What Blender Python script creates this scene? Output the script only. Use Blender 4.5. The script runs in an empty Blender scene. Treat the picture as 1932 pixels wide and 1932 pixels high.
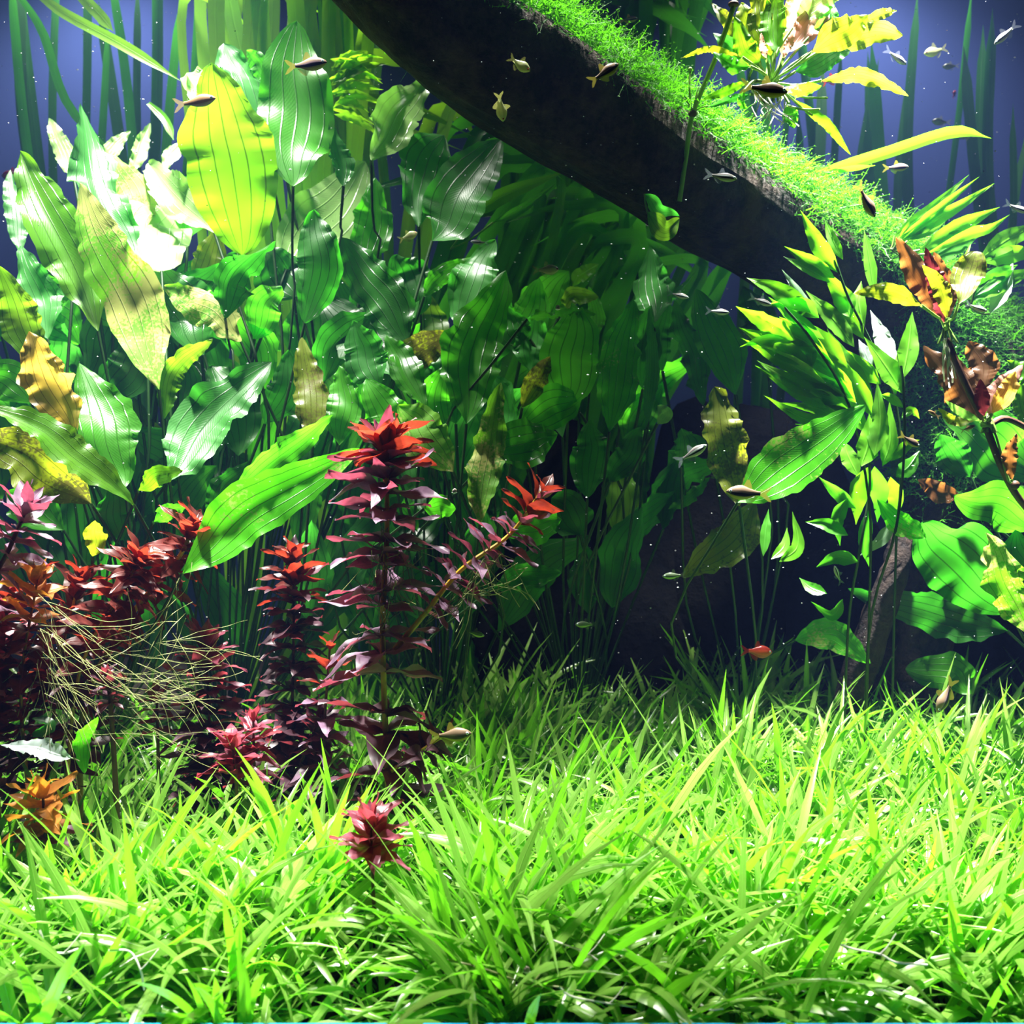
import bpy, math, random
from mathutils import Vector, Matrix, noise
rnd = random.Random(7)
SC = bpy.context.scene
C = SC.collection

# ------------------------------------------------------------------ camera, light, exposure
ZC, TAN = 0.55, 0.53                     # camera height, tan of half the field of view
cam_d = bpy.data.cameras.new('camera'); cam = bpy.data.objects.new('camera', cam_d); C.objects.link(cam)
cam.location = (0, 0, ZC); cam.rotation_euler = (math.pi/2, 0, 0)
cam_d.sensor_width = 36; cam_d.lens = 36/(2*TAN); cam_d.clip_start = 0.01
cam_d.dof.use_dof = True; cam_d.dof.focus_distance = 1.12; cam_d.dof.aperture_fstop = 7.0
SC.camera = cam
vs = SC.view_settings
vs.view_transform = 'Standard'; vs.look = 'None'; vs.gamma = 1; vs.use_curve_mapping = False; vs.exposure = 0.15
SC.cycles.max_bounces = 4; SC.cycles.diffuse_bounces = 2; SC.cycles.transmission_bounces = 3; SC.cycles.adaptive_threshold = 0.05; SC.cycles.adaptive_min_samples = 16
SC.cycles.transparent_max_bounces = 6; SC.cycles.volume_bounces = 0
SC.cycles.sample_clamp_indirect = 4.0

w = bpy.data.worlds.new('tank_water'); SC.world = w; w.use_nodes = True
nt = w.node_tree; nt.nodes.clear()
out = nt.nodes.new('ShaderNodeOutputWorld'); bg = nt.nodes.new('ShaderNodeBackground')
bg.inputs['Color'].default_value = (0.2, 0.35, 0.9, 1); bg.inputs['Strength'].default_value = 0.0
nt.links.new(bg.outputs[0], out.inputs['Surface'])
vsn = nt.nodes.new('ShaderNodeVolumeScatter')               # the slightly cloudy water of the tank
vsn.inputs['Color'].default_value = (0.22, 0.36, 1.0, 1); vsn.inputs['Density'].default_value = 0.016
vsn.inputs['Anisotropy'].default_value = 0.15
nt.links.new(vsn.outputs[0], out.inputs['Volume'])

def lamp(name, loc, aim, power, cone, blend=.6, col=(1.0, 0.98, 0.93)):
    d = bpy.data.lights.new(name, 'SPOT'); d.energy = power; d.color = col; d.shadow_soft_size = .06
    d.spot_size = math.radians(cone); d.spot_blend = blend
    o = bpy.data.objects.new(name, d); C.objects.link(o); o.location = loc
    o.rotation_euler = (Vector(aim)-Vector(loc)).to_track_quat('-Z', 'Y').to_euler()
    return o
# the tank's pendant lamps over the open water surface, and two added fills that brighten the back wall
lamp('pendant_or_fill_lamp', (-0.60, 1.30, 2.05), (-0.62, 1.22, 0), 500, 58, .8)
lamp('pendant_or_fill_lamp', (0.50, 1.28, 2.05), (0.48, 1.28, 0), 1900, 38, .95)
lamp('pendant_or_fill_lamp', (-0.46, 1.58, 2.35), (-0.46, 1.62, 0), 230, 44, .9)
lamp('pendant_or_fill_lamp', (0.00, 1.12, 2.05), (0.00, 1.20, 0), 430, 34, .95)
lamp('pendant_or_fill_lamp', (-0.42, 1.08, 2.05), (-0.42, 1.12, 0), 620, 32, .95)
lamp('pendant_or_fill_lamp', (0.80, 2.02, 1.90), (0.78, 2.22, 0.6), 26, 140, .9)  # added fill for the upper back wall, right side
lamp('pendant_or_fill_lamp', (-0.95, 2.02, 1.90), (-0.9, 2.22, 0.6), 28, 140, .9)  # added fill for the upper back wall, left side

# ------------------------------------------------------------------ helpers
def P(px, py, D):                         # a point seen at a pixel, at its own distance D into the tank
    k = TAN*D/966.0
    return Vector(((px-966)*k, D, ZC-(py-966)*k))
def M(px, D): return px*TAN*D/966.0       # size of px pixels at distance D
CAM = Vector((0, 0, ZC))
def ground(x, y):
    return ZC-0.455+(y-0.85)*0.093+0.012*math.sin(3.1*x+1.0)*math.sin(2.5*y)+0.010*math.sin(7*x+y*3)
def ss(a, b, x):
    t = min(1, max(0, (x-a)/(b-a))); return t*t*(3-2*t)
def cr(pts, n):                           # smooth curve through pts, n+1 samples
    pts = [Vector(p) for p in pts]
    if len(pts) == 2: return [pts[0].lerp(pts[1], i/n) for i in range(n+1)]
    q = [2*pts[0]-pts[1]]+pts+[2*pts[-1]-pts[-2]]
    res = []; m = len(pts)-1
    for i in range(n+1):
        s = i/n*m; k = min(int(s), m-1); t = s-k
        a, b, c, d = q[k:k+4]
        res.append(0.5*((2*b)+(c-a)*t+(2*a-5*b+4*c-d)*t*t+(3*b-a-3*c+d)*t**3))
    return res
def tans(p):
    return [(p[min(i+1, len(p)-1)]-p[max(i-1, 0)]).normalized() for i in range(len(p))]
class Geo:
    def __init__(s): s.v = []; s.f = []; s.uv = []
    def grid(s, rows, uvs):
        o = len(s.v); n = len(rows[0])
        for r in rows: s.v += r
        for r in uvs: s.uv += r
        for i in range(len(rows)-1):
            for j in range(n-1):
                a = o+i*n+j; s.f.append((a, a+1, a+n+1, a+n))
    def tube(s, pts, rad, k=6, close=True):
        T = tans(pts); ref = Vector((0.3, 0.2, 1)).normalized()
        if abs(T[0].dot(ref)) > .95: ref = Vector((1, 0, 0))
        rows, uvs = [], []; n = len(pts)
        for i, p in enumerate(pts):
            a = T[i].cross(ref).normalized(); b = T[i].cross(a)
            r = rad(i/(n-1)) if callable(rad) else rad
            rows.append([p+(a*math.cos(2*math.pi*j/k)+b*math.sin(2*math.pi*j/k))*r for j in range(k+1)])
            uvs.append([(i/(n-1), j/k) for j in range(k+1)])
        s.grid(rows, uvs)
    def mesh(s, name, mat, off=None):
        me = bpy.data.meshes.new(name)
        if off is not None: vv = [tuple(p-off) for p in s.v]
        else: vv = [tuple(p) for p in s.v]
        me.from_pydata(vv, [], s.f)
        if s.uv:
            l = me.uv_layers.new(name='UVMap')
            flat = []
            for poly in s.f:
                for i in poly: flat += s.uv[i]
            l.data.foreach_set('uv', flat)
        me.polygons.foreach_set('use_smooth', [True]*len(me.polygons))
        if mat: me.materials.append(mat)
        return me
def put(name, me, parent=None, mtx=None):
    o = bpy.data.objects.new(name, me); C.objects.link(o)
    if parent: o.parent = parent
    if mtx is not None: o.matrix_local = mtx
    return o
def tag(o, label, cat, group=None, kind=None):
    o['label'] = label; o['category'] = cat
    if group: o['group'] = group
    if kind: o['kind'] = kind
    return o
def thing(name, loc, label, cat, group=None):
    o = bpy.data.objects.new(name, None); C.objects.link(o); o.location = loc; o.empty_display_size = .02
    return tag(o, label, cat, group)
def build(g, name, mat, parent):          # world-space geometry as a part of parent (parents are unrotated empties)
    return put(name, g.mesh(name, mat, parent.location), parent)

# ------------------------------------------------------------------ materials
MAT = {}
def nodes(name):
    m = bpy.data.materials.new(name); m.use_nodes = True; t = m.node_tree; t.nodes.clear(); MAT[name] = m
    def N(kind, **kw):
        n = t.nodes.new(kind)
        for k, v in kw.items():
            if k in n.inputs: n.inputs[k].default_value = v
            else: setattr(n, k, v)
        return n
    L = t.links.new
    return m, t, N, L
def math_(N, L, op, a, b=None, clamp=False):
    n = N('ShaderNodeMath', operation=op, use_clamp=clamp)
    for i, x in enumerate((a, b)):
        if x is None: continue
        if hasattr(x, 'links'): L(x, n.inputs[i])
        else: n.inputs[i].default_value = x
    return n.outputs[0]
def mix(N, L, fac, a, b, mode='MIX'):
    n = N('ShaderNodeMix', data_type='RGBA', blend_type=mode)
    for i, x in ((0, fac), (6, a), (7, b)):
        if hasattr(x, 'links'): L(x, n.inputs[i])
        else: n.inputs[i].default_value = (x+(1,) if isinstance(x, tuple) and len(x) == 3 else x)
    return n.outputs[2]
def leaf_mat(name, base, trans, tfac=.5, rough=.32, spec=.5, veins=0, vstep=.36, vdark=.9, mott=.35, spots=None, spot_amt=0.0, rand=.25, rib=0.0, coat=0.0, nscale=9, alt=None, altamt=0):
    m, t, N, L = nodes(name)
    tc = N('ShaderNodeTexCoord'); sp = N('ShaderNodeSeparateXYZ'); L(tc.outputs['UV'], sp.inputs[0])
    u, v = sp.outputs[0], sp.outputs[1]
    oi = N('ShaderNodeObjectInfo')
    nz = N('ShaderNodeTexNoise', Scale=nscale, Detail=2.0); L(tc.outputs['Object'], nz.inputs['Vector'])
    var = math_(N, L, 'ADD', math_(N, L, 'MULTIPLY', nz.outputs[0], mott*2), 1-mott)
    rv = math_(N, L, 'ADD', math_(N, L, 'MULTIPLY', oi.outputs['Random'], rand*2), 1-rand)
    tot = math_(N, L, 'MULTIPLY', var, rv)
    g = N('ShaderNodeCombineColor'); [L(tot, g.inputs[i]) for i in range(3)]
    bc = mix(N, L, 1.0, base, g.outputs[0], 'MULTIPLY'); tcx = mix(N, L, 1.0, trans, g.outputs[0], 'MULTIPLY')
    if alt:
        n2 = N('ShaderNodeTexNoise', Scale=nscale*.6, Detail=3.0); L(tc.outputs['Object'], n2.inputs['Vector'])
        f = math_(N, L, 'MULTIPLY', math_(N, L, 'SUBTRACT', n2.outputs[0], .45), 6*altamt, True)
        bc = mix(N, L, f, bc, alt); tcx = mix(N, L, f, tcx, tuple(min(1, c*1.6) for c in alt))
    if spots:
        n3 = N('ShaderNodeTexNoise', Scale=260, Detail=3.0); L(tc.outputs['Object'], n3.inputs['Vector'])
        n4 = N('ShaderNodeTexNoise', Scale=14, Detail=2.0); L(tc.outputs['Object'], n4.inputs['Vector'])
        f = math_(N, L, 'MULTIPLY', math_(N, L, 'SUBTRACT', math_(N, L, 'ADD', math_(N, L, 'MULTIPLY', n3.outputs[0], .6), math_(N, L, 'MULTIPLY', n4.outputs[0], .9)), .78-spot_amt*.3), 9, True)
        bc = mix(N, L, f, bc, spots); tcx = mix(N, L, f, tcx, spots)
    height = None
    if veins:
        a = math_(N, L, 'ABSOLUTE', math_(N, L, 'SUBTRACT', math_(N, L, 'MULTIPLY', v, 2.0), 1.0))
        d = math_(N, L, 'PINGPONG', a, vstep/2)                  # parallel veins that meet at base and tip
        k = math_(N, L, 'SUBTRACT', 1.0, math_(N, L, 'DIVIDE', d, .020+.008*veins), True)
        fade = math_(N, L, 'MULTIPLY', k, vdark)
        tcx = mix(N, L, fade, tcx, tuple(c*.12 for c in trans))
        bc = mix(N, L, math_(N, L, 'MULTIPLY', fade, .55), bc, tuple(c*.45+.01 for c in base))
        wv = math_(N, L, 'SINE', math_(N, L, 'ADD', math_(N, L, 'MULTIPLY', u, 260.0), math_(N, L, 'MULTIPLY', a, 70.0)))
        height = math_(N, L, 'ADD', math_(N, L, 'MULTIPLY', wv, .035), math_(N, L, 'MULTIPLY', k, -1.0))
        height = math_(N, L, 'ADD', height, math_(N, L, 'MULTIPLY', nz.outputs[0], 1.2))
    if rib:
        a = math_(N, L, 'ABSOLUTE', math_(N, L, 'SUBTRACT', v, .5))
        k = math_(N, L, 'SUBTRACT', 1.0, math_(N, L, 'DIVIDE', a, .07), True)
        bc = mix(N, L, math_(N, L, 'MULTIPLY', k, rib), bc, tuple(min(1, c*1.7+.03) for c in base))
        height = math_(N, L, 'MULTIPLY', k, -1.0)
    pb = N('ShaderNodeBsdfPrincipled', Roughness=rough); pb.inputs['Specular IOR Level'].default_value = spec
    pb.inputs['Coat Weight'].default_value = coat
    L(bc, pb.inputs['Base Color'])
    tr = N('ShaderNodeBsdfTranslucent'); L(tcx, tr.inputs[0])
    if height is not None:
        b = N('ShaderNodeBump', Strength=.35, Distance=.002); L(height, b.inputs['Height']); L(b.outputs[0], pb.inputs['Normal'])
    mx = N('ShaderNodeMixShader'); mx.inputs[0].default_value = tfac; L(pb.outputs[0], mx.inputs[1]); L(tr.outputs[0], mx.inputs[2])
    o = N('ShaderNodeOutputMaterial'); L(mx.outputs[0], o.inputs[0])
    return m
def plain_mat(name, col, rough=.6, spec=.3, noise_s=0, col2=None, bump=0, bdist=.01, trans=0.0):
    m, t, N, L = nodes(name)
    tc = N('ShaderNodeTexCoord'); pb = N('ShaderNodeBsdfPrincipled', Roughness=rough); pb.inputs['Specular IOR Level'].default_value = spec
    pb.inputs['Base Color'].default_value = col+(1,)
    if noise_s:
        nz = N('ShaderNodeTexNoise', Scale=noise_s, Detail=8.0, Roughness=.65); L(tc.outputs['Object'], nz.inputs['Vector'])
        if col2:
            f = math_(N, L, 'MULTIPLY', math_(N, L, 'SUBTRACT', nz.outputs[0], .42), 5, True)
            L(mix(N, L, f, col, col2), pb.inputs['Base Color'])
        if bump:
            b = N('ShaderNodeBump', Strength=bump, Distance=bdist); L(nz.outputs[0], b.inputs['Height']); L(b.outputs[0], pb.inputs['Normal'])
    o = N('ShaderNodeOutputMaterial')
    if trans:
        tr = N('ShaderNodeBsdfTranslucent'); tr.inputs[0].default_value = col+(1,)
        mx = N('ShaderNodeMixShader'); mx.inputs[0].default_value = trans; L(pb.outputs[0], mx.inputs[1]); L(tr.outputs[0], mx.inputs[2]); L(mx.outputs[0], o.inputs[0])
    else: L(pb.outputs[0], o.inputs[0])
    return m
G = dict(
 green = leaf_mat('sword_green', (.05, .24, .012), (.10, .62, .012), .55, veins=1),
 bright = leaf_mat('sword_bright_green', (.07, .42, .010), (.13, .80, .010), .5, veins=1, spots=(.35, .5, .1), spot_amt=-.1),
 yellowgreen = leaf_mat('sword_yellow_green', (.07, .24, .008), (.13, .40, .005), .6, veins=1, alt=(.20, .26, .02), altamt=.3),
 cool = leaf_mat('sword_cool_green', (.045, .20, .035), (.07, .50, .03), .45, veins=1, rough=.34, spec=.5),
 pale = leaf_mat('sword_pale_green', (.30, .50, .16), (.30, .75, .08), .4, veins=1, rough=.25, spec=.8, vdark=.35),
 dark = leaf_mat('sword_dark_green', (.022, .12, .014), (.04, .34, .012), .5, veins=1),
 algae = leaf_mat('sword_algae_green', (.11, .30, .02), (.20, .58, .015), .45, veins=1, spots=(.42, .46, .12), spot_amt=.25, rough=.6, spec=.2),
 olive = leaf_mat('sword_olive', (.13, .17, .012), (.34, .44, .012), .55, veins=1, spots=(.12, .12, .02), spot_amt=.05),
 brown = leaf_mat('sword_brown', (.10, .042, .014), (.26, .10, .02), .6, veins=1, vdark=.5),
 gold = leaf_mat('sword_gold', (.32, .22, .05), (.70, .48, .06), .6, veins=1),
 maroon = leaf_mat('sword_maroon', (.06, .012, .014), (.20, .025, .03), .5, veins=1, vdark=.4),
 pink = leaf_mat('sword_pink', (.38, .17, .14), (.55, .24, .18), .5, veins=1, vdark=.4),
 yellow = leaf_mat('sword_yellow', (.22, .28, .015), (.38, .50, .015), .6, veins=1),
 hygro = leaf_mat('willow_leaf_green', (.10, .34, .010), (.165, .58, .008), .55, rib=.6, rough=.35),
 hygrodk = leaf_mat('willow_leaf_dark_green', (.05, .24, .014), (.10, .55, .012), .5, rib=.5, rough=.35),
 hygrowt = leaf_mat('willow_leaf_silvery', (.42, .52, .48), (.3, .5, .3), .3, rib=.3, rough=.3),
 grass = leaf_mat('carpet_blade_green', (.24, .46, .07), (.175, .62, .015), .5, rib=.35, rough=.27, spec=1.0, rand=.3, nscale=20),
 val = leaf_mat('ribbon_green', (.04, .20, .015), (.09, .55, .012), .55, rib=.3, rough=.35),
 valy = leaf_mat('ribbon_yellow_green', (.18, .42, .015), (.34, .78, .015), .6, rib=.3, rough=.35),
 red = leaf_mat('red_stem_leaf', (.10, .022, .018), (.34, .035, .015), .5, rib=.3, rough=.36, spec=.6),
 purple = leaf_mat('purple_stem_leaf', (.20, .12, .19), (.26, .04, .07), .4, rib=.35, rough=.4, spec=.8),
 mauve = leaf_mat('dark_mauve_stem_leaf', (.075, .035, .05), (.22, .03, .04), .4, rib=.3, rough=.42, spec=.6),
 crimson = leaf_mat('crimson_stem_leaf', (.20, .045, .075), (.48, .06, .08), .45, rib=.35, rough=.35, spec=.6),
 orange = leaf_mat('orange_stem_leaf', (.40, .16, .03), (.85, .34, .03), .5, rib=.3, rough=.4),
 moss = leaf_mat('moss_frond', (.045, .19, .010), (.085, .38, .008), .5, rough=.6, spec=.2, mott=.6, nscale=30),
 mossdk = leaf_mat('dark_moss_frond', (.05, .20, .02), (.10, .42, .02), .45, rough=.6, spec=.2, mott=.5, nscale=30),
)
stalk_m = plain_mat('leaf_stalk', (.012, .05, .008), .4, .5, trans=.2)
stemy_m = plain_mat('yellow_stem', (.62, .40, .03), .4, .5, 40, (.36, .30, .03), trans=.2)
stemd_m = plain_mat('dark_stem', (.05, .022, .015), .5, .4, 40, (.10, .05, .02))
stemg_m = plain_mat('green_stem', (.16, .30, .05), .4, .5, trans=.3)
root_m = plain_mat('pale_root', (.24, .27, .10), .5, .4, trans=.3)
rootw_m = plain_mat('white_root', (.75, .75, .66), .5, .4, trans=.3)
wood_m = plain_mat('driftwood_bark', (.007, .0045, .004), .75, .25, 18, (.05, .029, .020), 1.0, .025)
shade_rock_m = plain_mat('shade_black_rock', (.003, .0035, .004), .95, .02, 9, (.006, .006, .006), .8, .02)  # near-black colour stands in for the deep shade of the hollow
soil_m = plain_mat('soil', (.012, .010, .008), .95, .1, 60, (.03, .025, .018), .8, .004)
wall_m = plain_mat('blue_tank_wall', (.046, .070, .22), .9, .05)
rim_m = plain_mat('rim_reflection_blue', (.02, .36, .72), .35, .5)  # blue reflection in the glass edge, painted as the rim's colour
speck_m = plain_mat('floating_speck', (.8, .82, .85), .6, .3)
snail_m = plain_mat('snail_shell', (.34, .28, .22), .4, .5, 120, (.18, .14, .10))
def fishmat(name, back, stripe, stripe2, belly, lo, hi, hi2, gloss=.3, metal=0.0, trans=.15):
    m, t, N, L = nodes(name)
    tc = N('ShaderNodeTexCoord'); sp = N('ShaderNodeSeparateXYZ'); L(tc.outputs['UV'], sp.inputs[0])
    r = N('ShaderNodeValToRGB'); e = r.color_ramp.elements
    e[0].position = 0; e[0].color = belly+(1,); e[1].position = 1; e[1].color = back+(1,)
    for p, c in ((lo-.03, belly), (lo+.03, stripe), (hi-.03, stripe), (hi+.02, stripe2), (hi2-.03, stripe2), (hi2+.05, back)):
        q = e.new(p); q.color = c+(1,)
    L(sp.outputs[1], r.inputs[0])
    pb = N('ShaderNodeBsdfPrincipled', Roughness=gloss, Metallic=metal); L(r.outputs[0], pb.inputs['Base Color'])
    tr = N('ShaderNodeBsdfTranslucent'); L(r.outputs[0], tr.inputs[0])
    mx = N('ShaderNodeMixShader'); mx.inputs[0].default_value = trans; L(pb.outputs[0], mx.inputs[1]); L(tr.outputs[0], mx.inputs[2])
    o = N('ShaderNodeOutputMaterial'); L(mx.outputs[0], o.inputs[0])
    return m
def finmat(name, col, alpha):
    m, t, N, L = nodes(name)
    a = N('ShaderNodeBsdfTranslucent'); a.inputs[0].default_value = col+(1,); d = N('ShaderNodeBsdfDiffuse'); d.inputs[0].default_value = col+(1,)
    x = N('ShaderNodeMixShader'); L(a.outputs[0], x.inputs[1]); L(d.outputs[0], x.inputs[2])
    tp = N('ShaderNodeBsdfTransparent'); y = N('ShaderNodeMixShader'); y.inputs[0].default_value = alpha
    L(tp.outputs[0], y.inputs[1]); L(x.outputs[0], y.inputs[2]); o = N('ShaderNodeOutputMaterial'); L(y.outputs[0], o.inputs[0])
    return m
FM = dict(
 striped=(fishmat('striped_tetra_skin', (.24, .17, .11), (.010, .008, .025), (.24, .17, .20), (.30, .28, .03), .22, .47, .56), finmat('yellowish_fin', (.55, .45, .08), .7)),
 bronze=(fishmat('bronze_tetra_skin', (.28, .16, .07), (.30, .19, .10), (.28, .18, .09), (.42, .36, .28), .2, .45, .55), finmat('bronze_fin', (.5, .35, .15), .6)),
 neon=(fishmat('neon_tetra_skin', (.16, .15, .14), (.015, .02, .03), (.85, .95, .95), (.42, .45, .36), .32, .52, .68, .25), finmat('clear_fin', (.5, .55, .7), .35)),
 lemon=(fishmat('lemon_tetra_skin', (.30, .34, .16), (.45, .50, .22), (.42, .46, .22), (.55, .58, .25), .2, .5, .6, .25, trans=.35), finmat('lemon_fin', (.50, .52, .14), .4)),
 green=(fishmat('green_tetra_skin', (.10, .14, .08), (.06, .10, .06), (.16, .22, .10), (.30, .42, .10), .3, .5, .6), finmat('green_fin', (.3, .4, .2), .4)),
 red=(fishmat('red_platy_skin', (.42, .035, .025), (.70, .09, .03), (.62, .07, .03), (.40, .05, .03), .25, .6, .7), finmat('red_fin', (.55, .04, .03), .7)),
)
eye_m = plain_mat('fish_eye', (.55, .70, .80), .2, .7); eyer_m = plain_mat('red_fish_eye', (.6, .10, .05), .2, .7); pupil_m = plain_mat('fish_pupil', (.005, .005, .008), .15, .8)

# ------------------------------------------------------------------ the tank: floor, walls, rim
def struct(name, g, mat):
    o = put(name, g.mesh(name, mat)); o['kind'] = 'structure'; return o
g = Geo(); rows = []; uvs = []
for i in range(41):
    y = .75+(2.32-.75)*i/40; r = []; q = []
    for j in range(81):
        x = -1.7+3.4*j/80; r.append(Vector((x, y, ground(x, y)))); q.append((i/40, j/80))
    rows.append(r); uvs.append(q)
g.grid(rows, uvs); struct('floor', g, soil_m)
g = Geo()
g.grid([[Vector((-1.7, 2.30, -.2)), Vector((1.7, 2.30, -.2))], [Vector((-1.7, 2.30, 2.0)), Vector((1.7, 2.30, 2.0))]], [[(0, 0), (1, 0)], [(0, 1), (1, 1)]])
struct('wall_back', g, wall_m)
for s, nm in ((-1, 'wall_left'), (1, 'wall_right')):
    g = Geo(); g.grid([[Vector((s*1.69, .75, -.2)), Vector((s*1.69, 2.32, -.2))], [Vector((s*1.69, .75, 2.0)), Vector((s*1.69, 2.32, 2.0))]], [[(0, 0), (1, 0)], [(0, 1), (1, 1)]])
    struct(nm, g, wall_m)
zt = P(0, 1925, .745).z
g = Geo()
y0, y1, zb = .725, .745, zt-.10
prof = [(y1, zb), (y1, zt-.004), (y1-.004, zt), (y0+.004, zt), (y0, zt-.004), (y0, zb)]
g.grid([[Vector((-1.7, a, b)) for a, b in prof], [Vector((1.7, a, b)) for a, b in prof]], [[(0, i/5) for i in range(6)], [(1, i/5) for i in range(6)]])
struct('trim_1', g, rim_m)

# ------------------------------------------------------------------ leaves
def prof2(tm, p, q, b0=0.0):
    def f(t):
        t = min(1, max(0, t))
        if t < tm: return b0+(1-b0)*math.sin(math.pi/2*t/tm)**p
        return max(0, math.cos(math.pi/2*(t-tm)/(1-tm)))**q
    return f
PROF = {
 'sword': prof2(.42, .95, .78), 'oval': prof2(.46, .72, .62), 'lance': prof2(.36, 1.0, 1.2), 'spat': prof2(.62, 1.1, .55),
 'strap': lambda t: (.55+.45*min(1, t*3))*(1-ss(.90, 1.0, t)**1.2),
 'ribbon': lambda t: (.55+.45*min(1, t*3))*(1-ss(.72, 1.0, t)**1.3),
}
def leaf(parent, mat, pts, hw, roll=0, roll1=None, prof='sword', fold=.12, ruf=.0, freq=5, nl=34, nw=11, serr=0, name='leaf', bend=0):
    p = cr(pts, nl); g = Geo(); rows = []; uvs = []
    sd = Vector((rnd.uniform(0, 90), rnd.uniform(0, 90), rnd.uniform(0, 90)))
    Ltot = sum((p[i+1]-p[i]).length for i in range(nl))
    if nw > 5:                                      # a living leaf never grows quite straight
        for i in range(nl+1):
            t = i/nl; k = math.sin(math.pi*t)*hw*.35
            p[i] = p[i]+Vector((noise.noise(sd+Vector((t*2.2, 0, 0))), noise.noise(sd+Vector((t*2.2, 9, 0)))*1.5, noise.noise(sd+Vector((t*2.2, 0, 9)))))*k
    T = tans(p)
    r0 = math.radians(roll); r1 = (r0+(rnd.uniform(-.5, .5) if nw > 5 else 0)) if roll1 is None else math.radians(roll1)
    f = PROF[prof]; cup = rnd.uniform(-.12, .12)
    for i in range(nl+1):
        t = i/nl; V = (p[i]-CAM).normalized()
        S0 = T[i].cross(V)
        S0 = S0.normalized() if S0.length > 1e-4 else Vector((1, 0, 0))
        N0 = S0.cross(T[i]).normalized()
        if N0.dot(V) > 0: N0 = -N0
        a = r0+(r1-r0)*t
        S = S0*math.cos(a)+N0*math.sin(a); Nn = N0*math.cos(a)-S0*math.sin(a)
        wd = hw*f(t)+hw*.012
        row = []; uvr = []
        for j in range(nw):
            x = 2*j/(nw-1)-1; sg = 5 if x > 0 else 0
            q = t*Ltot/hw
            wob = noise.noise(sd+Vector((q*.8, sg, 0)))+.8*noise.noise(sd+Vector((q*2.0, sg, 3)))+.55*noise.noise(sd+Vector((q*4.2, sg, 6)))
            e = ruf*2.4*hw*abs(x)**2.2*wob
            edge = 1+abs(x)**4*(1.15*ruf*noise.noise(sd+Vector((q*1.9, sg+2, 7)))-serr*max(0, math.sin(q*7+sg)))
            row.append(p[i]+S*(wd*x*edge*math.cos(fold))+Nn*(wd*(abs(x)*math.sin(fold)+cup*x*x)+e*min(1, f(t)+.2)))
            uvr.append((t, .5+x/2))
        rows.append(row); uvs.append(uvr)
    g.grid(rows, uvs)
    return build(g, name, mat, parent)
def stalk(parent, leafobj, pts, r, mat=None, name='leaf_stalk'):
    g = Geo(); p = cr(pts, 10); g.tube(p, lambda t: r*(1.0-.35*(1-t)), 6)
    off = parent.location
    return put(name, g.mesh(name, mat or stalk_m, off), leafobj)

# sword plants: crown pixel, distance, label; leaves: points base->tip, distance base/tip, half width px, roll, material, options
SWORDS = []
def sword(name, crown, D, label, leaves, cat='plant', stalkw=3.0, smat=None):
    cx = P(crown[0], 0, D).x
    base = Vector((cx, D, ground(cx, D)))
    if len(crown) > 1 and crown[1] is not None: base = P(crown[0], crown[1], D)
    t = thing(name, base, label, cat); SWORDS.append(t)
    for L_ in leaves:
        pts, d0, d1, hw, roll, mt = L_[:6]; o = dict(L_[6]) if len(L_) > 6 else {}
        st = o.pop('stalk', 'auto'); r1 = o.pop('roll1', None)
        n = len(pts)
        W = [P(x, y, d0+(d1-d0)*(i/(n-1))) for i, (x, y) in enumerate(pts)]
        o['ruf'] = max(.06, 1.45*o.get('ruf', .14))
        lf = leaf(t, G[mt], W, M(hw, (d0+d1)/2), roll, r1, **o)
        if st:
            path = [W[0]]
            if st != 'auto': path += [P(x, y, d0+(D-d0)*.5) for x, y in st]
            a = (W[0]-W[1]).normalized(); L0 = (W[0]-base).length
            if st == 'auto': path.append(W[0]+a*L0*.22+(base-W[0])*.25)
            path.append(base+(path[-1]-base)*.25+Vector((0, 0, .01))); path.append(base+Vector((rnd.uniform(-.012, .012), rnd.uniform(-.012, .012), -.01)))
            stalk(t, lf, path[::-1], M(stalkw, d0), smat)
    return t
OV = {'prof': 'oval'}
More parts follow.
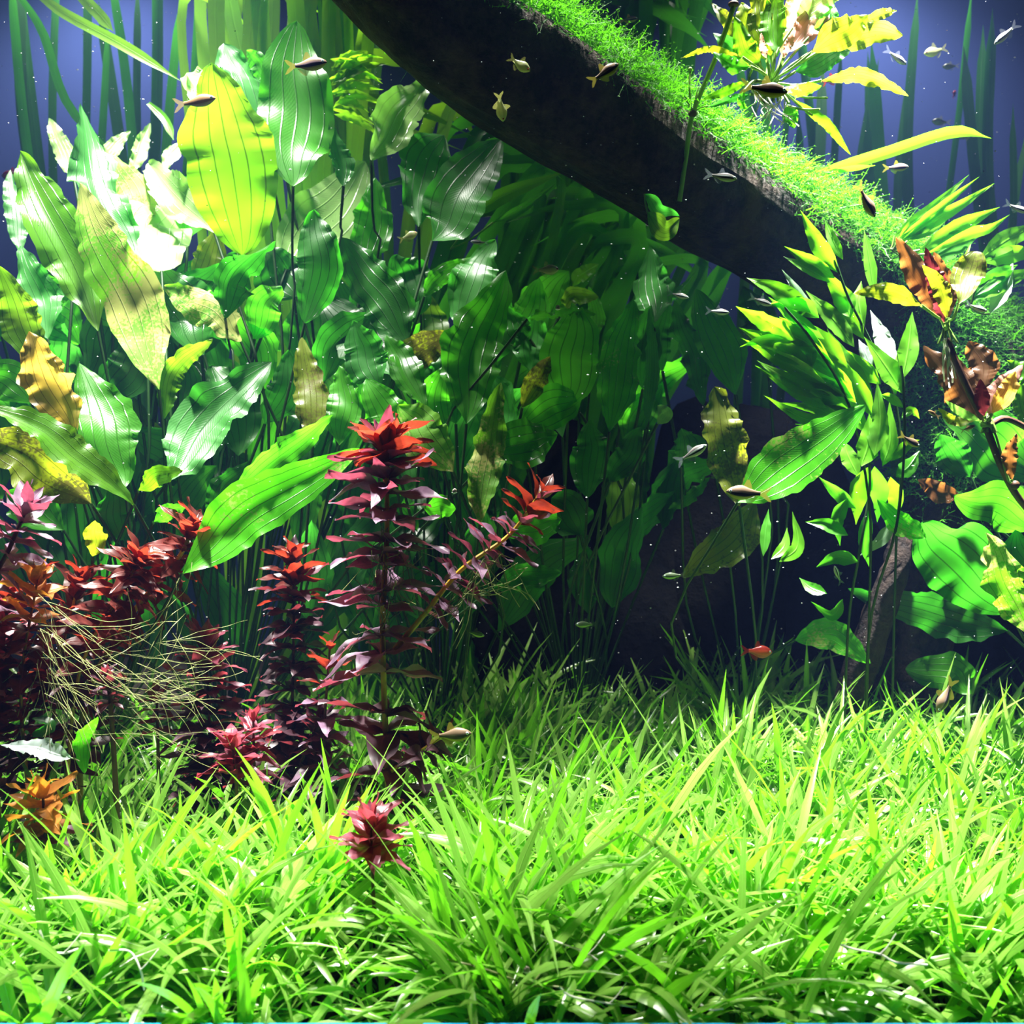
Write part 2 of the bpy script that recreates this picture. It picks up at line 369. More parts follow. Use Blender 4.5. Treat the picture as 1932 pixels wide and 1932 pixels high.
sword('sword_plant', (180, None), 1.50, 'green sword plant at the left with a golden leaf and large algae-flecked leaves', [
 ([(185, 625), (112, 450), (38, 285)], 1.30, 1.36, 52, 20, 'yellowgreen', {'fold': .3}),
 ([(300, 735), (222, 520), (150, 345)], 1.24, 1.32, 60, -10, 'algae', {'ruf': .08}),
 ([(262, 505), (190, 345), (152, 195)], 1.38, 1.48, 46, 15, 'cool', {'fold': .25}),
 ([(140, 340), (118, 280), (92, 222)], 1.5, 1.56, 18, 0, 'pale'),
 ([(262, 455), (240, 370), (208, 290)], 1.42, 1.52, 40, 0, 'algae'),
 ([(75, 690), (32, 600), (-4, 500)], 1.25, 1.22, 38, 0, 'yellowgreen'),
 ([(142, 820), (90, 720), (55, 625)], 1.19, 1.16, 44, 0, 'gold', {'ruf': .22, 'freq': 3}),
 ([(236, 920), (200, 800), (150, 685)], 1.20, 1.26, 58, 15, 'green', {'ruf': .12}),
 ([(252, 952), (115, 835), (-30, 765)], 1.14, 1.08, 40, 35, 'yellowgreen', {'fold': .3}),
 ([(172, 950), (75, 875), (-40, 820)], 1.18, 1.12, 55, -10, 'olive', {'fold': .25}),
 ([(230, 1020), (215, 965), (212, 905)], 1.22, 1.2, 36, 0, 'dark'),
 ([(90, 640), (70, 550), (40, 465)], 1.46, 1.5, 34, 0, 'cool'),
 ([(40, 480), (28, 400), (20, 320)], 1.5, 1.55, 20, 0, 'cool'),
 ([(175, 1050), (178, 1010), (180, 982)], 1.1, 1.08, 20, 0, 'yellow', {'ruf': .2}),
 ([(60, 760), (20, 720), (-20, 700)], 1.3, 1.3, 40, 0, 'green'),
 ([(150, 650), (110, 600), (70, 560)], 1.5, 1.5, 40, 0, 'green'),
 ([(120, 1000), (60, 950), (10, 930)], 1.35, 1.35, 45, 0, 'green'),
 ([(190, 760), (240, 700), (270, 640)], 1.4, 1.4, 45, 0, 'dark'),
 ([(250, 600), (200, 560), (170, 500)], 1.45, 1.45, 40, 0, 'green'),
])
sword('sword_plant', (430, None), 1.50, 'tall sword plant with big oval leaves on long upright dark stalks', [
 ([(553, 352), (556, 200), (560, 40)], 1.34, 1.44, 71, 0, 'green', {'prof': 'oval', 'ruf': .05, 'stalk': [(551, 480), (548, 640)]}),
 ([(458, 483), (432, 300), (400, 118)], 1.36, 1.27, 84, 0, 'yellowgreen', {'prof': 'oval', 'ruf': .09, 'freq': 3, 'stalk': [(468, 570), (474, 680)]}),
 ([(500, 310), (470, 190), (422, 82)], 1.46, 1.5, 46, 15, 'cool', {'prof': 'oval'}),
 ([(505, 155), (490, 120), (466, 96)], 1.5, 1.5, 20, 0, 'green'),
 ([(480, 165), (470, 140), (462, 118)], 1.52, 1.52, 16, 0, 'yellow'),
 ([(648, 352), (640, 300), (622, 228)], 1.40, 1.42, 24, 20, 'cool', {'stalk': [(642, 420), (630, 520)]}),
 ([(575, 610), (608, 500), (592, 396)], 1.30, 1.32, 42, 10, 'dark', {'prof': 'oval'}),
 ([(425, 602), (445, 520), (520, 455)], 1.28, 1.30, 46, 25, 'dark', {'roll1': 55, 'fold': .5, 'stalk': [(432, 650), (442, 730)]}),
 ([(770, 650), (710, 540), (645, 448)], 1.36, 1.40, 50, 0, 'dark'),
 ([(540, 510), (610, 410), (690, 305)], 1.46, 1.60, 62, -10, 'pale', {'prof': 'oval', 'ruf': .05}),
 ([(305, 512), (312, 440), (318, 375)], 1.36, 1.56, 62, 0, 'pale', {'prof': 'oval', 'ruf': .08}),
 ([(405, 440), (340, 370), (280, 308)], 1.38, 1.52, 38, 0, 'pale', {'fold': .3}),
 ([(385, 205), (372, 165), (352, 138)], 1.34, 1.44, 30, 0, 'pale', {'stalk': None, 'prof': 'spat'}),
 ([(700, 302), (745, 225), (803, 148)], 1.42, 1.54, 42, 5, 'pale', {'stalk': [(703, 420), (703, 540)], 'fold': .25}),
 ([(690, 505), (700, 420), (708, 335)], 1.48, 1.52, 40, 0, 'green'),
 ([(315, 910), (395, 800), (512, 683)], 1.18, 1.30, 56, -15, 'cool', {'fold': .3, 'stalk': [(298, 990)]}),
 ([(310, 790), (322, 700), (402, 640)], 1.26, 1.28, 24, 25, 'yellowgreen'),
 ([(455, 645), (390, 585), (308, 540)], 1.32, 1.36, 36, 10, 'algae', {'ruf': .25}),
 ([(385, 670), (340, 580), (290, 495)], 1.38, 1.40, 58, 0, 'dark'),
 ([(372, 545), (395, 490), (412, 425)], 1.42, 1.44, 30, 0, 'yellow'),
 ([(440, 933), (530, 862), (628, 783)], 1.18, 1.22, 30, 10, 'green'),
 ([(345, 1082), (480, 955), (678, 846)], 1.08, 1.16, 56, -8, 'bright', {'ruf': .06, 'serr': .04, 'fold': .2}),
 ([(400, 985), (420, 930), (470, 870)], 1.25, 1.28, 26, 20, 'dark'),
 ([(262, 925), (300, 900), (345, 888)], 1.15, 1.12, 20, 0, 'yellowgreen'),
 ([(290, 985), (320, 965), (350, 955)], 1.15, 1.12, 16, 0, 'green'),
 ([(590, 835), (582, 740), (570, 635)], 1.26, 1.30, 30, 0, 'olive'),
 ([(500, 800), (540, 740), (545, 660)], 1.34, 1.34, 34, 0, 'dark'),
 ([(640, 840), (650, 760), (640, 690)], 1.30, 1.32, 34, 0, 'green'),
 ([(450, 860), (440, 760), (400, 690)], 1.36, 1.38, 55, 0, 'dark'),
 ([(355, 450), (370, 380), (360, 330)], 1.5, 1.55, 40, 0, 'green'),
 ([(560, 560), (530, 520), (500, 470)], 1.45, 1.45, 50, 0, 'dark'),
 ([(245, 330), (265, 280), (283, 232)], 1.55, 1.6, 14, 0, 'pale'),
 ([(192, 308), (215, 278), (246, 247)], 1.55, 1.6, 14, 0, 'pale'),
 ([(310, 320), (325, 290), (352, 265)], 1.55, 1.6, 14, 0, 'pale'),
 ([(480, 640), (500, 580), (530, 540)], 1.42, 1.4, 32, 0, 'green'),
 ([(610, 720), (640, 640), (700, 590)], 1.40, 1.38, 40, 0, 'dark'),
])
sword('sword_plant', (830, None), 1.58, 'dark green sword plant under the log with wide ruffled upright leaves', [
 ([(790, 428), (800, 340), (838, 255)], 1.42, 1.50, 56, 5, 'cool', {'prof': 'spat', 'ruf': .15, 'stalk': [(792, 520), (795, 640)]}),
 ([(815, 455), (875, 370), (946, 262)], 1.40, 1.50, 58, -10, 'cool', {'ruf': .08}),
 ([(862, 620), (890, 530), (935, 452)], 1.38, 1.42, 44, 0, 'cool'),
 ([(880, 800), (895, 660), (955, 510)], 1.28, 1.36, 60, 0, 'green', {'ruf': .14, 'fold': .25}),
 ([(905, 990), (912, 860), (945, 722)], 1.20, 1.24, 33, 0, 'algae', {'ruf': .2}),
 ([(925, 862), (990, 835), (1052, 820)], 1.28, 1.30, 46, 0, 'green', {'ruf': .15}),
 ([(750, 700), (795, 655), (856, 632)], 1.34, 1.34, 34, 0, 'olive'),
 ([(802, 770), (760, 690), (728, 632)], 1.28, 1.32, 34, 25, 'green', {'fold': .35}),
 ([(745, 710), (680, 620), (605, 562)], 1.34, 1.42, 60, 10, 'cool'),
 ([(712, 735), (690, 670), (668, 605)], 1.30, 1.32, 42, 0, 'cool', {'ruf': .18}),
 ([(855, 890), (800, 820), (752, 765)], 1.24, 1.26, 48, 10, 'algae'),
 ([(730, 820), (720, 770), (690, 715)], 1.26, 1.28, 40, 0, 'green', {'ruf': .15}),
 ([(860, 800), (850, 720), (835, 650)], 1.42, 1.42, 50, 0, 'dark'),
 ([(780, 600), (770, 530), (750, 480)], 1.48, 1.48, 50, 0, 'dark'),
 ([(800, 560), (830, 520), (895, 485)], 1.42, 1.42, 18, 0, 'green'),
 ([(800, 960), (830, 955), (860, 960)], 1.15, 1.15, 24, 20, 'green'),
 ([(960, 1010), (1010, 985), (1060, 980)], 1.2, 1.25, 34, 10, 'green'),
 ([(930, 1110), (990, 1090), (1060, 1080)], 1.25, 1.3, 26, 10, 'dark'),
 ([(840, 820), (820, 760), (840, 690)], 1.36, 1.36, 34, 0, 'green'),
])
sword('sword_plant', (1090, None), 1.62, 'dim sword plant in the log\'s shade with upright dark-veined leaves', [
 ([(1072, 765), (1080, 670), (1088, 580)], 1.34, 1.30, 58, 0, 'green', {'prof': 'oval', 'ruf': .08}),
 ([(995, 602), (1060, 585), (1125, 592)], 1.28, 1.30, 16, 45, 'green', {'ruf': .3}),
 ([(1150, 815), (1165, 690), (1195, 565)], 1.29, 1.32, 40, 5, 'bright', {'ruf': .16, 'freq': 4}),
 ([(1235, 610), (1232, 540), (1225, 466)], 1.46, 1.52, 38, 0, 'cool', {'ruf': .15}),
 ([(1218, 810), (1230, 700), (1225, 580)], 1.36, 1.40, 14, 20, 'cool'),
 ([(985, 805), (1040, 775), (1098, 752)], 1.32, 1.34, 42, 0, 'green', {'ruf': .1}),
 ([(1108, 940), (1112, 860), (1116, 792)], 1.33, 1.34, 36, 0, 'dark', {'ruf': .15}),
 ([(1150, 910), (1180, 860), (1210, 805)], 1.38, 1.4, 32, 0, 'dark'),
 ([(985, 770), (1010, 720), (1038, 672)], 1.30, 1.30, 22, 0, 'olive'),
 ([(1000, 640), (970, 620), (955, 580)], 1.42, 1.42, 34, 0, 'dark'),
 ([(1000, 700), (1000, 640), (1010, 590)], 1.42, 1.42, 34, 0, 'cool'),
 ([(1080, 540), (1100, 515), (1130, 498)], 1.5, 1.5, 14, 0, 'hygro'),
 ([(1060, 585), (1085, 560), (1130, 560)], 1.42, 1.42, 18, 0, 'yellowgreen'),
 ([(1120, 640), (1125, 600), (1110, 540)], 1.44, 1.44, 18, 0, 'green'),
 ([(1095, 1010), (1070, 960), (1040, 940)], 1.4, 1.4, 40, 0, 'dark'),
 ([(1240, 800), (1255, 780), (1240, 765)], 1.3, 1.3, 14, 10, 'pale'),
])
sword('sword_plant', (1400, None), 1.58, 'sword plant at the right with one long toothed bright leaf and an olive leaf', [
 ([(1392, 948), (1500, 862), (1634, 764)], 1.18, 1.24, 54, -8, 'bright', {'ruf': .05, 'serr': .06, 'fold': .15}),
 ([(1395, 955), (1368, 830), (1348, 730)], 1.29, 1.32, 40, 0, 'olive', {'ruf': .2, 'prof': 'oval'}),
 ([(1388, 745), (1355, 640), (1312, 545)], 1.38, 1.42, 42, 0, 'green', {'ruf': .1}),
 ([(1328, 765), (1305, 660), (1272, 565)], 1.40, 1.44, 28, 0, 'dark', {'ruf': .25}),
 ([(1285, 880), (1290, 840), (1285, 808)], 1.36, 1.34, 26, 20, 'green', {'ruf': .3}),
 ([(1425, 945), (1370, 1030), (1290, 1090)], 1.38, 1.40, 40, 0, 'olive'),
 ([(1340, 900), (1300, 940), (1260, 960)], 1.38, 1.40, 12, 30, 'green', {'ruf': .3}),
 ([(1450, 700), (1430, 600), (1400, 540)], 1.46, 1.46, 34, 0, 'dark'),
 ([(1250, 700), (1240, 640), (1260, 560)], 1.48, 1.48, 30, 0, 'dark'),
 ([(1500, 1208), (1570, 1200), (1642, 1252)], 1.44, 1.40, 30, 0, 'bright', {'ruf': .1}),
 ([(1832, 1310), (1780, 1265), (1708, 1262)], 1.42, 1.46, 34, 10, 'green', {'prof': 'oval'}),
])
sword('sword_plant', (1960, None), 1.40, 'sword plant at the right edge with wide dark glossy leaves below the mossy wood', [
 ([(1905, 1155), (1820, 1060), (1740, 985)], 1.28, 1.26, 72, 0, 'dark', {'prof': 'oval', 'ruf': .08}),
 ([(1955, 1000), (1880, 960), (1800, 935)], 1.26, 1.26, 44, 0, 'green', {'ruf': .1}),
 ([(1945, 1200), (1895, 1100), (1860, 1005)], 1.22, 1.20, 36, 0, 'algae', {'ruf': .25}),
 ([(1748, 1015), (1700, 985), (1655, 942)], 1.20, 1.22, 22, 20, 'bright', {'stalk': None}),
 ([(1965, 905), (1870, 840), (1778, 788)], 1.36, 1.36, 60, 0, 'green', {'ruf': .05}),
 ([(1960, 740), (1940, 710), (1900, 680)], 1.22, 1.22, 22, 20, 'yellowgreen', {'ruf': .25}),
 ([(1960, 820), (1935, 770), (1930, 710)], 1.22, 1.22, 20, 20, 'yellowgreen', {'ruf': .2}),
 ([(1810, 935), (1770, 925), (1732, 905)], 1.30, 1.30, 20, 0, 'brown'),
 ([(1960, 1120), (1935, 1060), (1915, 1000)], 1.25, 1.25, 36, 0, 'green'),
 ([(1900, 1190), (1760, 1160), (1600, 1110)], 1.42, 1.42, 40, 0, 'dark', {}),
 ([(1830, 900), (1800, 860), (1775, 820)], 1.34, 1.34, 30, 0, 'dark'),
])


# further leaves deep inside the sword thicket
for (cx, D, tn, x0, x1, y0, y1, n) in ((120, 1.52, 0, -30, 330, 480, 1120, 34), (470, 1.50, 1, 330, 720, 560, 1150, 36), (850, 1.50, 2, 680, 1000, 560, 1150, 30), (1120, 1.54, 3, 980, 1260, 600, 1080, 18)):
    par = SWORDS[tn]
    for i in range(n):
        x = rnd.uniform(x0, x1); y = rnd.uniform(y0, y1); Lp = rnd.uniform(130, 230); a = rnd.gauss(0, .45)+(.3 if x > (x0+x1)/2 else -.3)
        d = D+rnd.uniform(-.06, .07); d2 = d+rnd.uniform(-.08, .08)
        W = [P(x, y+Lp*.5, d), P(x+Lp*.5*math.sin(a)*.8, y, (d+d2)/2), P(x+Lp*math.sin(a), y-Lp*.5*math.cos(a), d2)]
        lf = leaf(par, G[rnd.choice(('green', 'dark', 'dark', 'cool', 'green', 'yellowgreen' if i % 5 == 0 else 'dark'))], W, M(rnd.uniform(30, 50), d), rnd.uniform(-50, 50), None, 'sword', rnd.uniform(.05, .35), .16, nl=18, nw=7)
        b = par.location; stalk(par, lf, [b+Vector((rnd.uniform(-.01, .01), 0, -.01)), b.lerp(W[0], .6)+Vector((0, .02, .0)), W[0]], M(3, d))
def added_rock(px, py, D, rx, rz, label, seed):  # added boulders, coloured near black to fill the hollow with shade
    c = P(px, py, D); t = thing('added_rock', Vector((c.x, D, ground(c.x, D))), label, 'added_rock')
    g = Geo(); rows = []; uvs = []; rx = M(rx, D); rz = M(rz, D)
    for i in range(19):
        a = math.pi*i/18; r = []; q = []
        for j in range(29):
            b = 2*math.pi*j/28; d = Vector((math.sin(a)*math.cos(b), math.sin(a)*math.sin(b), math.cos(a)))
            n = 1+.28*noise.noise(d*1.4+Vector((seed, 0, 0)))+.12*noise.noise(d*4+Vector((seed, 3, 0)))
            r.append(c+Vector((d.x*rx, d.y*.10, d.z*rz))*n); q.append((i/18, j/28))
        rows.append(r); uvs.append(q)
    g.grid(rows, uvs); build(g, 'added_stone', shade_rock_m, t)
added_rock(1090, 1140, 1.76, 230, 300, 'added near-black boulder filling the dark hollow behind the shaded sword plant', 1)
added_rock(1390, 1090, 1.78, 220, 370, 'added near-black boulder filling the dark hollow under the log beyond the red fish', 2)
added_rock(1600, 1230, 1.70, 150, 240, 'added near-black boulder behind the moss cushion at the foot of the branch', 3)
added_rock(1890, 1200, 1.72, 190, 300, 'added near-black boulder behind the wide glossy leaves at the right', 4)

# floating sword plantlet on its runner stalk
def rosette(name, crown, D, label, leaves, stalkw=3.0, cat='plant'):
    return sword(name, crown, D, label, leaves, cat, stalkw, stemg_m)
fl = rosette('floating_sword_plantlet', (1452, 178), 1.20, 'floating sword plantlet with yellow and pinkish ruffled leaves and dangling roots', [
 ([(1438, 130), (1395, 70), (1342, 5)], 1.2, 1.24, 17, 0, 'olive', {}),
 ([(1446, 112), (1415, 60), (1398, 5)], 1.2, 1.22, 27, 0, 'yellow', {}),
 ([(1432, 120), (1410, 95), (1385, 30)], 1.19, 1.19, 22, 10, 'yellowgreen', {}),
 ([(1455, 105), (1435, 40), (1425, -25)], 1.2, 1.22, 25, 0, 'yellow', {}),
 ([(1462, 100), (1462, 40), (1468, -30)], 1.18, 1.2, 26, 0, 'yellowgreen', {}),
 ([(1475, 105), (1495, 40), (1515, -25)], 1.22, 1.25, 26, 0, 'gold', {}),
 ([(1484, 100), (1530, 40), (1570, -15)], 1.2, 1.26, 24, 0, 'pink', {}),
 ([(1478, 110), (1490, 80), (1500, 50)], 1.17, 1.17, 8, 0, 'pink', {}),
 ([(1446, 110), (1440, 90), (1436, 62)], 1.17, 1.17, 7, 0, 'pink', {}),
 ([(1532, 98), (1590, 62), (1638, 28)], 1.18, 1.18, 30, 10, 'yellow', {'ruf': .12}),
 ([(1560, 88), (1630, 60), (1704, 66)], 1.20, 1.22, 25, 10, 'yellow', {'ruf': .15}),
 ([(1550, 152), (1630, 143), (1714, 181)], 1.16, 1.16, 14, 5, 'yellow', {'ruf': .2}),
 ([(1425, 118), (1385, 95), (1345, 62)], 1.2, 1.2, 18, 20, 'cool', {}),
 ([(1415, 125), (1380, 125), (1345, 98)], 1.17, 1.17, 15, 20, 'green', {}),
 ([(1400, 108), (1340, 92), (1284, 110)], 1.18, 1.18, 6, 10, 'yellow', {'ruf': .3}),
 ([(1410, 155), (1370, 172), (1325, 188)], 1.17, 1.17, 9, 10, 'hygro', {}),
 ([(1415, 178), (1375, 190), (1335, 203)], 1.2, 1.2, 7, 0, 'cool', {}),
 ([(1478, 165), (1515, 170), (1550, 162)], 1.16, 1.15, 12, 20, 'bright', {}),
 ([(1500, 188), (1560, 235), (1605, 292)], 1.17, 1.17, 9, 10, 'hygro', {}),
 ([(1488, 195), (1492, 220), (1498, 242)], 1.17, 1.17, 15, 0, 'green', {}),
 ([(1500, 135), (1560, 110), (1610, 82)], 1.22, 1.24, 22, 10, 'cool', {}),
 ([(1535, 60), (1560, 40), (1570, 5)], 1.22, 1.24, 20, 0, 'green', {}),
 ([(1620, 45), (1660, 28), (1692, 20)], 1.24, 1.24, 10, 0, 'yellow', {}),
 ([(1405, 170), (1398, 195), (1410, 205)], 1.16, 1.16, 7, 0, 'green', {}),
 ([(1500, 45), (1540, 10), (1600, -20)], 1.22, 1.24, 22, 0, 'pale', {}),
 ([(1450, 120), (1470, 60), (1490, 10)], 1.24, 1.26, 30, 0, 'green', {}),
])
def threads(parent, name, mat, n, src, dst, D, r, sag=20, kind=None, k=4, seg=7, jit=8):
    g = Geo()
    for i in range(n):
        a = src[i % len(src)]; b = dst[rnd.randrange(len(dst))]
        ax, ay = a[0]+rnd.uniform(-jit, jit), a[1]+rnd.uniform(-jit, jit)
        bx, by = b[0]+rnd.uniform(-b[2], b[2]), b[1]+rnd.uniform(-b[2], b[2])
        d0 = D+rnd.uniform(-.02, .02); d1 = D+rnd.uniform(-.05, .05)
        m1 = P(ax+(bx-ax)*.35+rnd.uniform(-sag, sag), ay+(by-ay)*.35+rnd.uniform(-sag*.4, sag), (d0+d1)/2)
        m2 = P(ax+(bx-ax)*.7+rnd.uniform(-sag, sag), ay+(by-ay)*.7+rnd.uniform(-sag*.4, sag), (d0+d1)/2)
        g.tube(cr([P(ax, ay, d0), m1, m2, P(bx, by, d1)], seg), r, k)
    o = build(g, name, mat, parent)
    if kind: o['kind'] = kind
    return o
for i in range(16):
    threads(fl, 'root', rootw_m, 1, [(1415+rnd.uniform(0, 75), 165+rnd.uniform(0, 20))], [(1410+rnd.uniform(0, 85), 225, 14)], 1.19, M(1.3, 1.2), 10)
for a, b in (((1490, 175), (1560, 182, 3)), ((1485, 200), (1545, 207, 3)), ((1470, 165), (1530, 215, 4)), ((1420, 130), (1410, 170, 3))):
    threads(fl, 'runner_shoot', stemg_m, 1, [a], [b], 1.18, M(2.4, 1.18), 6, jit=1)
fs = thing('flower_stalk', P(1282, 380, 1.275), 'thin green jointed flower stalk rising from the log past the moss', 'plant stalk')
g = Geo(); g.tube(cr([P(1282, 380, 1.275), P(1295, 290, 1.255), P(1307, 215, 1.23), P(1350, 110, 1.20), P(1385, 10, 1.18), P(1400, -40, 1.2)], 24), M(5, 1.15), 8); build(g, 'stem', stemg_m, fs)
g = Geo(); g.tube(cr([P(1305, 212, 1.23), P(1301, 170, 1.22), P(1302, 134, 1.22)], 8), M(2, 1.23), 6); build(g, 'side_stem', stemg_m, fs)
def blob(parent, name, c, r, mat, sx=1, sz=1):
    g = Geo(); rows = []; uvs = []
    for i in range(7):
        a = math.pi*i/6
        rows.append([c+Vector((r*sx*math.sin(a)*math.cos(b*math.pi/4), r*math.sin(a)*math.sin(b*math.pi/4), r*sz*math.cos(a))) for b in range(9)]); uvs.append([(i/6, b/8) for b in range(9)])
    g.grid(rows, uvs); return build(g, name, mat, parent)
blob(fs, 'bud', P(1302, 131, 1.22), M(4.5, 1.22), stemg_m)
blob(fs, 'node', P(1307, 214, 1.23), M(9, 1.23), stemd_m, 1, .8); blob(fs, 'node', P(1384, 8, 1.18), M(9, 1.18), stemd_m, 1.2, .7)
for a in ((1345, 200), (1318, 165), (1290, 185)):
    g = Geo(); g.tube(cr([P(1307, 212, 1.23), P((1307+a[0])/2, (212+a[1])/2-4, 1.22), P(a[0], a[1], 1.22)], 5), M(1.5, 1.23), 4); build(g, 'bract', stemg_m, fs)

# brown plantlets on a dark runner stem at the right
sw = thing('runner_vine', P(1960, 980, 1.16), 'dark arching runner stem carrying brown plantlets at the right edge', 'plant stem')
g = Geo(); g.tube(cr([P(1786, 640, 1.15), P(1820, 720, 1.14), P(1858, 800, 1.14), P(1885, 870, 1.14), P(1915, 930, 1.15), P(1960, 985, 1.16)], 20), M(6.5, 1.15), 8); build(g, 'stem', stemd_m, sw)
g = Geo(); g.tube(cr([P(1868, 800, 1.14), P(1900, 790, 1.15), P(1960, 820, 1.16)], 8), M(6, 1.15), 8); build(g, 'side_stem', stemd_m, sw)
blob(sw, 'node', P(1862, 802, 1.14), M(10, 1.14), stemg_m, 1.3, .7); blob(sw, 'node', P(1915, 915, 1.14), M(9, 1.14), stemd_m)
jp = rosette('brown_plantlet', (1785, 632), 1.15, 'upper plantlet on the runner stem with copper and maroon upright leaves', [
 ([(1778, 605), (1745, 530), (1690, 448)], 1.15, 1.16, 27, 10, 'brown', {'ruf': .15}),
 ([(1782, 608), (1768, 540), (1745, 466)], 1.13, 1.13, 20, 20, 'maroon', {'ruf': .15}),
 ([(1790, 600), (1782, 540), (1762, 475)], 1.16, 1.17, 18, 10, 'brown', {}),
 ([(1786, 600), (1775, 545), (1740, 500)], 1.12, 1.12, 15, 15, 'olive', {}),
 ([(1738, 576), (1680, 552), (1612, 553)], 1.13, 1.12, 17, 10, 'olive', {}),
 ([(1808, 575), (1825, 525), (1842, 474)], 1.13, 1.15, 30, 0, 'olive', {'prof': 'spat', 'ruf': .05}),
 ([(1770, 590), (1745, 540), (1720, 520)], 1.17, 1.17, 20, 0, 'maroon', {}),
])
for i in range(7): threads(jp, 'root', rootw_m, 1, [(1783, 640)], [(1792, 722, 12)], 1.14, M(1.6, 1.14), 5, jit=3)
kp = rosette('brown_plantlet', (1866, 800), 1.14, 'lower plantlet on the runner stem with wide bronze and pink leaves', [
 ([(1852, 792), (1800, 725), (1742, 652)], 1.15, 1.18, 32, 0, 'brown', {}),
 ([(1858, 740), (1848, 690), (1828, 643)], 1.17, 1.19, 27, 0, 'brown', {}),
 ([(1866, 785), (1885, 735), (1930, 688)], 1.13, 1.13, 20, 15, 'pink', {}),
 ([(1872, 780), (1900, 740), (1915, 700)], 1.12, 1.12, 18, 10, 'gold', {}),
 ([(1858, 785), (1852, 750), (1850, 715)], 1.13, 1.13, 13, 10, 'maroon', {}),
 ([(1850, 795), (1815, 778), (1783, 755)], 1.13, 1.12, 8, 10, 'pale', {}),
 ([(1910, 905), (1905, 860), (1918, 818)], 1.13, 1.13, 14, 10, 'brown', {}),
 ([(1845, 790), (1800, 795), (1770, 770)], 1.16, 1.16, 10, 10, 'olive', {}),
])

# narrow-leaved plants on the mossy wood, right
def bunch(name, crown, D, label, mt, specs, hwdef=12, stalkw=2.2, prof='lance', **kw):
    t = thing(name, P(crown[0], crown[1], D), label, 'plant')
    for s in specs:
        pts = s[0]; hw = s[1] if len(s) > 1 else hwdef; mm = s[2] if len(s) > 2 else mt; d1 = s[3] if len(s) > 3 else D+.02; d0 = s[4] if len(s) > 4 else D
        n = len(pts); W = [P(x, y, d0+(d1-d0)*i/(n-1)) for i, (x, y) in enumerate(pts)]
        lf = leaf(t, G[mm], W, M(hw*1.12, D), rnd.uniform(-28, 28), None, prof, .25, kw.get('ruf', .12), 3, 14, 5)
        if kw.get('st', True):
            b = t.location; q = W[0]
            stalk(t, lf, [b, b.lerp(q, .5)+Vector((0, 0, -.004)), q], M(stalkw, D), stemg_m)
    return t
bunch('fern_clump', (1680, 470), 1.34, 'bright fern with long narrow leaves fanning right above the mossy wood', 'hygro', [
 ([(1688, 445), (1750, 400), (1828, 330)], 11), ([(1698, 448), (1780, 385), (1848, 333)], 8), ([(1702, 452), (1790, 400), (1876, 346)], 11),
 ([(1712, 455), (1760, 430), (1802, 392)], 8), ([(1735, 472), (1815, 425), (1886, 391)], 15), ([(1745, 480), (1830, 440), (1868, 430), (1905, 405)], 10),
 ([(1740, 500), (1800, 460), (1856, 437)], 22, 'hygrodk'), ([(1690, 460), (1730, 425), (1770, 405)], 14)], st=True)
bunch('fern_clump', (1830, 580), 1.36, 'fern with broader green leaves reaching right beyond the copper plantlet', 'hygro', [
 ([(1850, 488), (1905, 450), (1965, 420)], 18), ([(1852, 495), (1910, 480), (1965, 478)], 16), ([(1828, 565), (1880, 535), (1965, 505)], 20),
 ([(1820, 570), (1870, 540), (1940, 520)], 16, 'hygrodk'), ([(1868, 592), (1895, 545), (1912, 492)], 14, 'hygrowt'), ([(1835, 560), (1880, 520), (1920, 500)], 14, 'hygrodk'), ([(1790, 540), (1815, 500), (1835, 450)], 5, 'hygro')])
def hyg(crown, D, label, stempts, specs):
    t = bunch('willow_leaf_plant', crown, D, label, 'hygro', specs, 15, st=False)
    b0 = P(stempts[0][0]-10, 1300, D+.14); b0.z = ground(b0.x, b0.y)-.01
    g = Geo(); g.tube(cr([b0]+[P(x, y, D+(.06 if i == 0 else 0)) for i, (x, y) in enumerate(stempts)], 22), M(2.6, D), 6); build(g, 'stem', stalk_m, t)
    g = t
    return t
hyg((1560, 900), 1.24, 'willow-leaved plant leaning left with long bright lime leaves beside the dark leaf', [(1640, 1150), (1640, 950), (1600, 760), (1530, 640), (1480, 580)], [
 ([(1530, 590), (1470, 550), (1408, 524)], 17), ([(1500, 642), (1450, 610), (1388, 578)], 18), ([(1530, 690), (1460, 650), (1394, 618)], 18),
 ([(1600, 695), (1540, 640), (1470, 598)], 20), ([(1560, 725), (1480, 680), (1398, 638)], 15), ([(1612, 752), (1530, 700), (1450, 640)], 22),
 ([(1552, 752), (1490, 720), (1428, 680)], 14), ([(1560, 770), (1500, 735), (1425, 690)], 13), ([(1600, 745), (1545, 725), (1505, 690)], 14),
 ([(1530, 700), (1530, 660), (1515, 630)], 9), ([(1615, 760), (1560, 700), (1500, 655)], 20), ([(1545, 600), (1510, 575), (1440, 575)], 15, 'hygrodk'),
 ([(1480, 640), (1440, 640), (1395, 655)], 9), ([(1580, 790), (1520, 790), (1440, 745)], 12), ([(1600, 800), (1540, 770), (1470, 760)], 12),
 ([(1555, 640), (1500, 600), (1450, 560)], 12, 'hygrodk'), ([(1625, 800), (1560, 740), (1480, 700)], 17), ([(1640, 820), (1590, 760), (1530, 715)], 16), ([(1590, 720), (1520, 665), (1440, 625)], 16), ([(1540, 655), (1480, 625), (1420, 605)], 14), ([(1650, 790), (1610, 720), (1570, 670)], 15), ([(1570, 690), (1520, 630), (1490, 590)], 14), ([(1590, 760), (1540, 745), (1470, 725)], 13), ([(1620, 780), (1570, 760), (1520, 760)], 12), ([(1600, 820), (1560, 810), (1500, 800)], 10, 'hygrodk')])
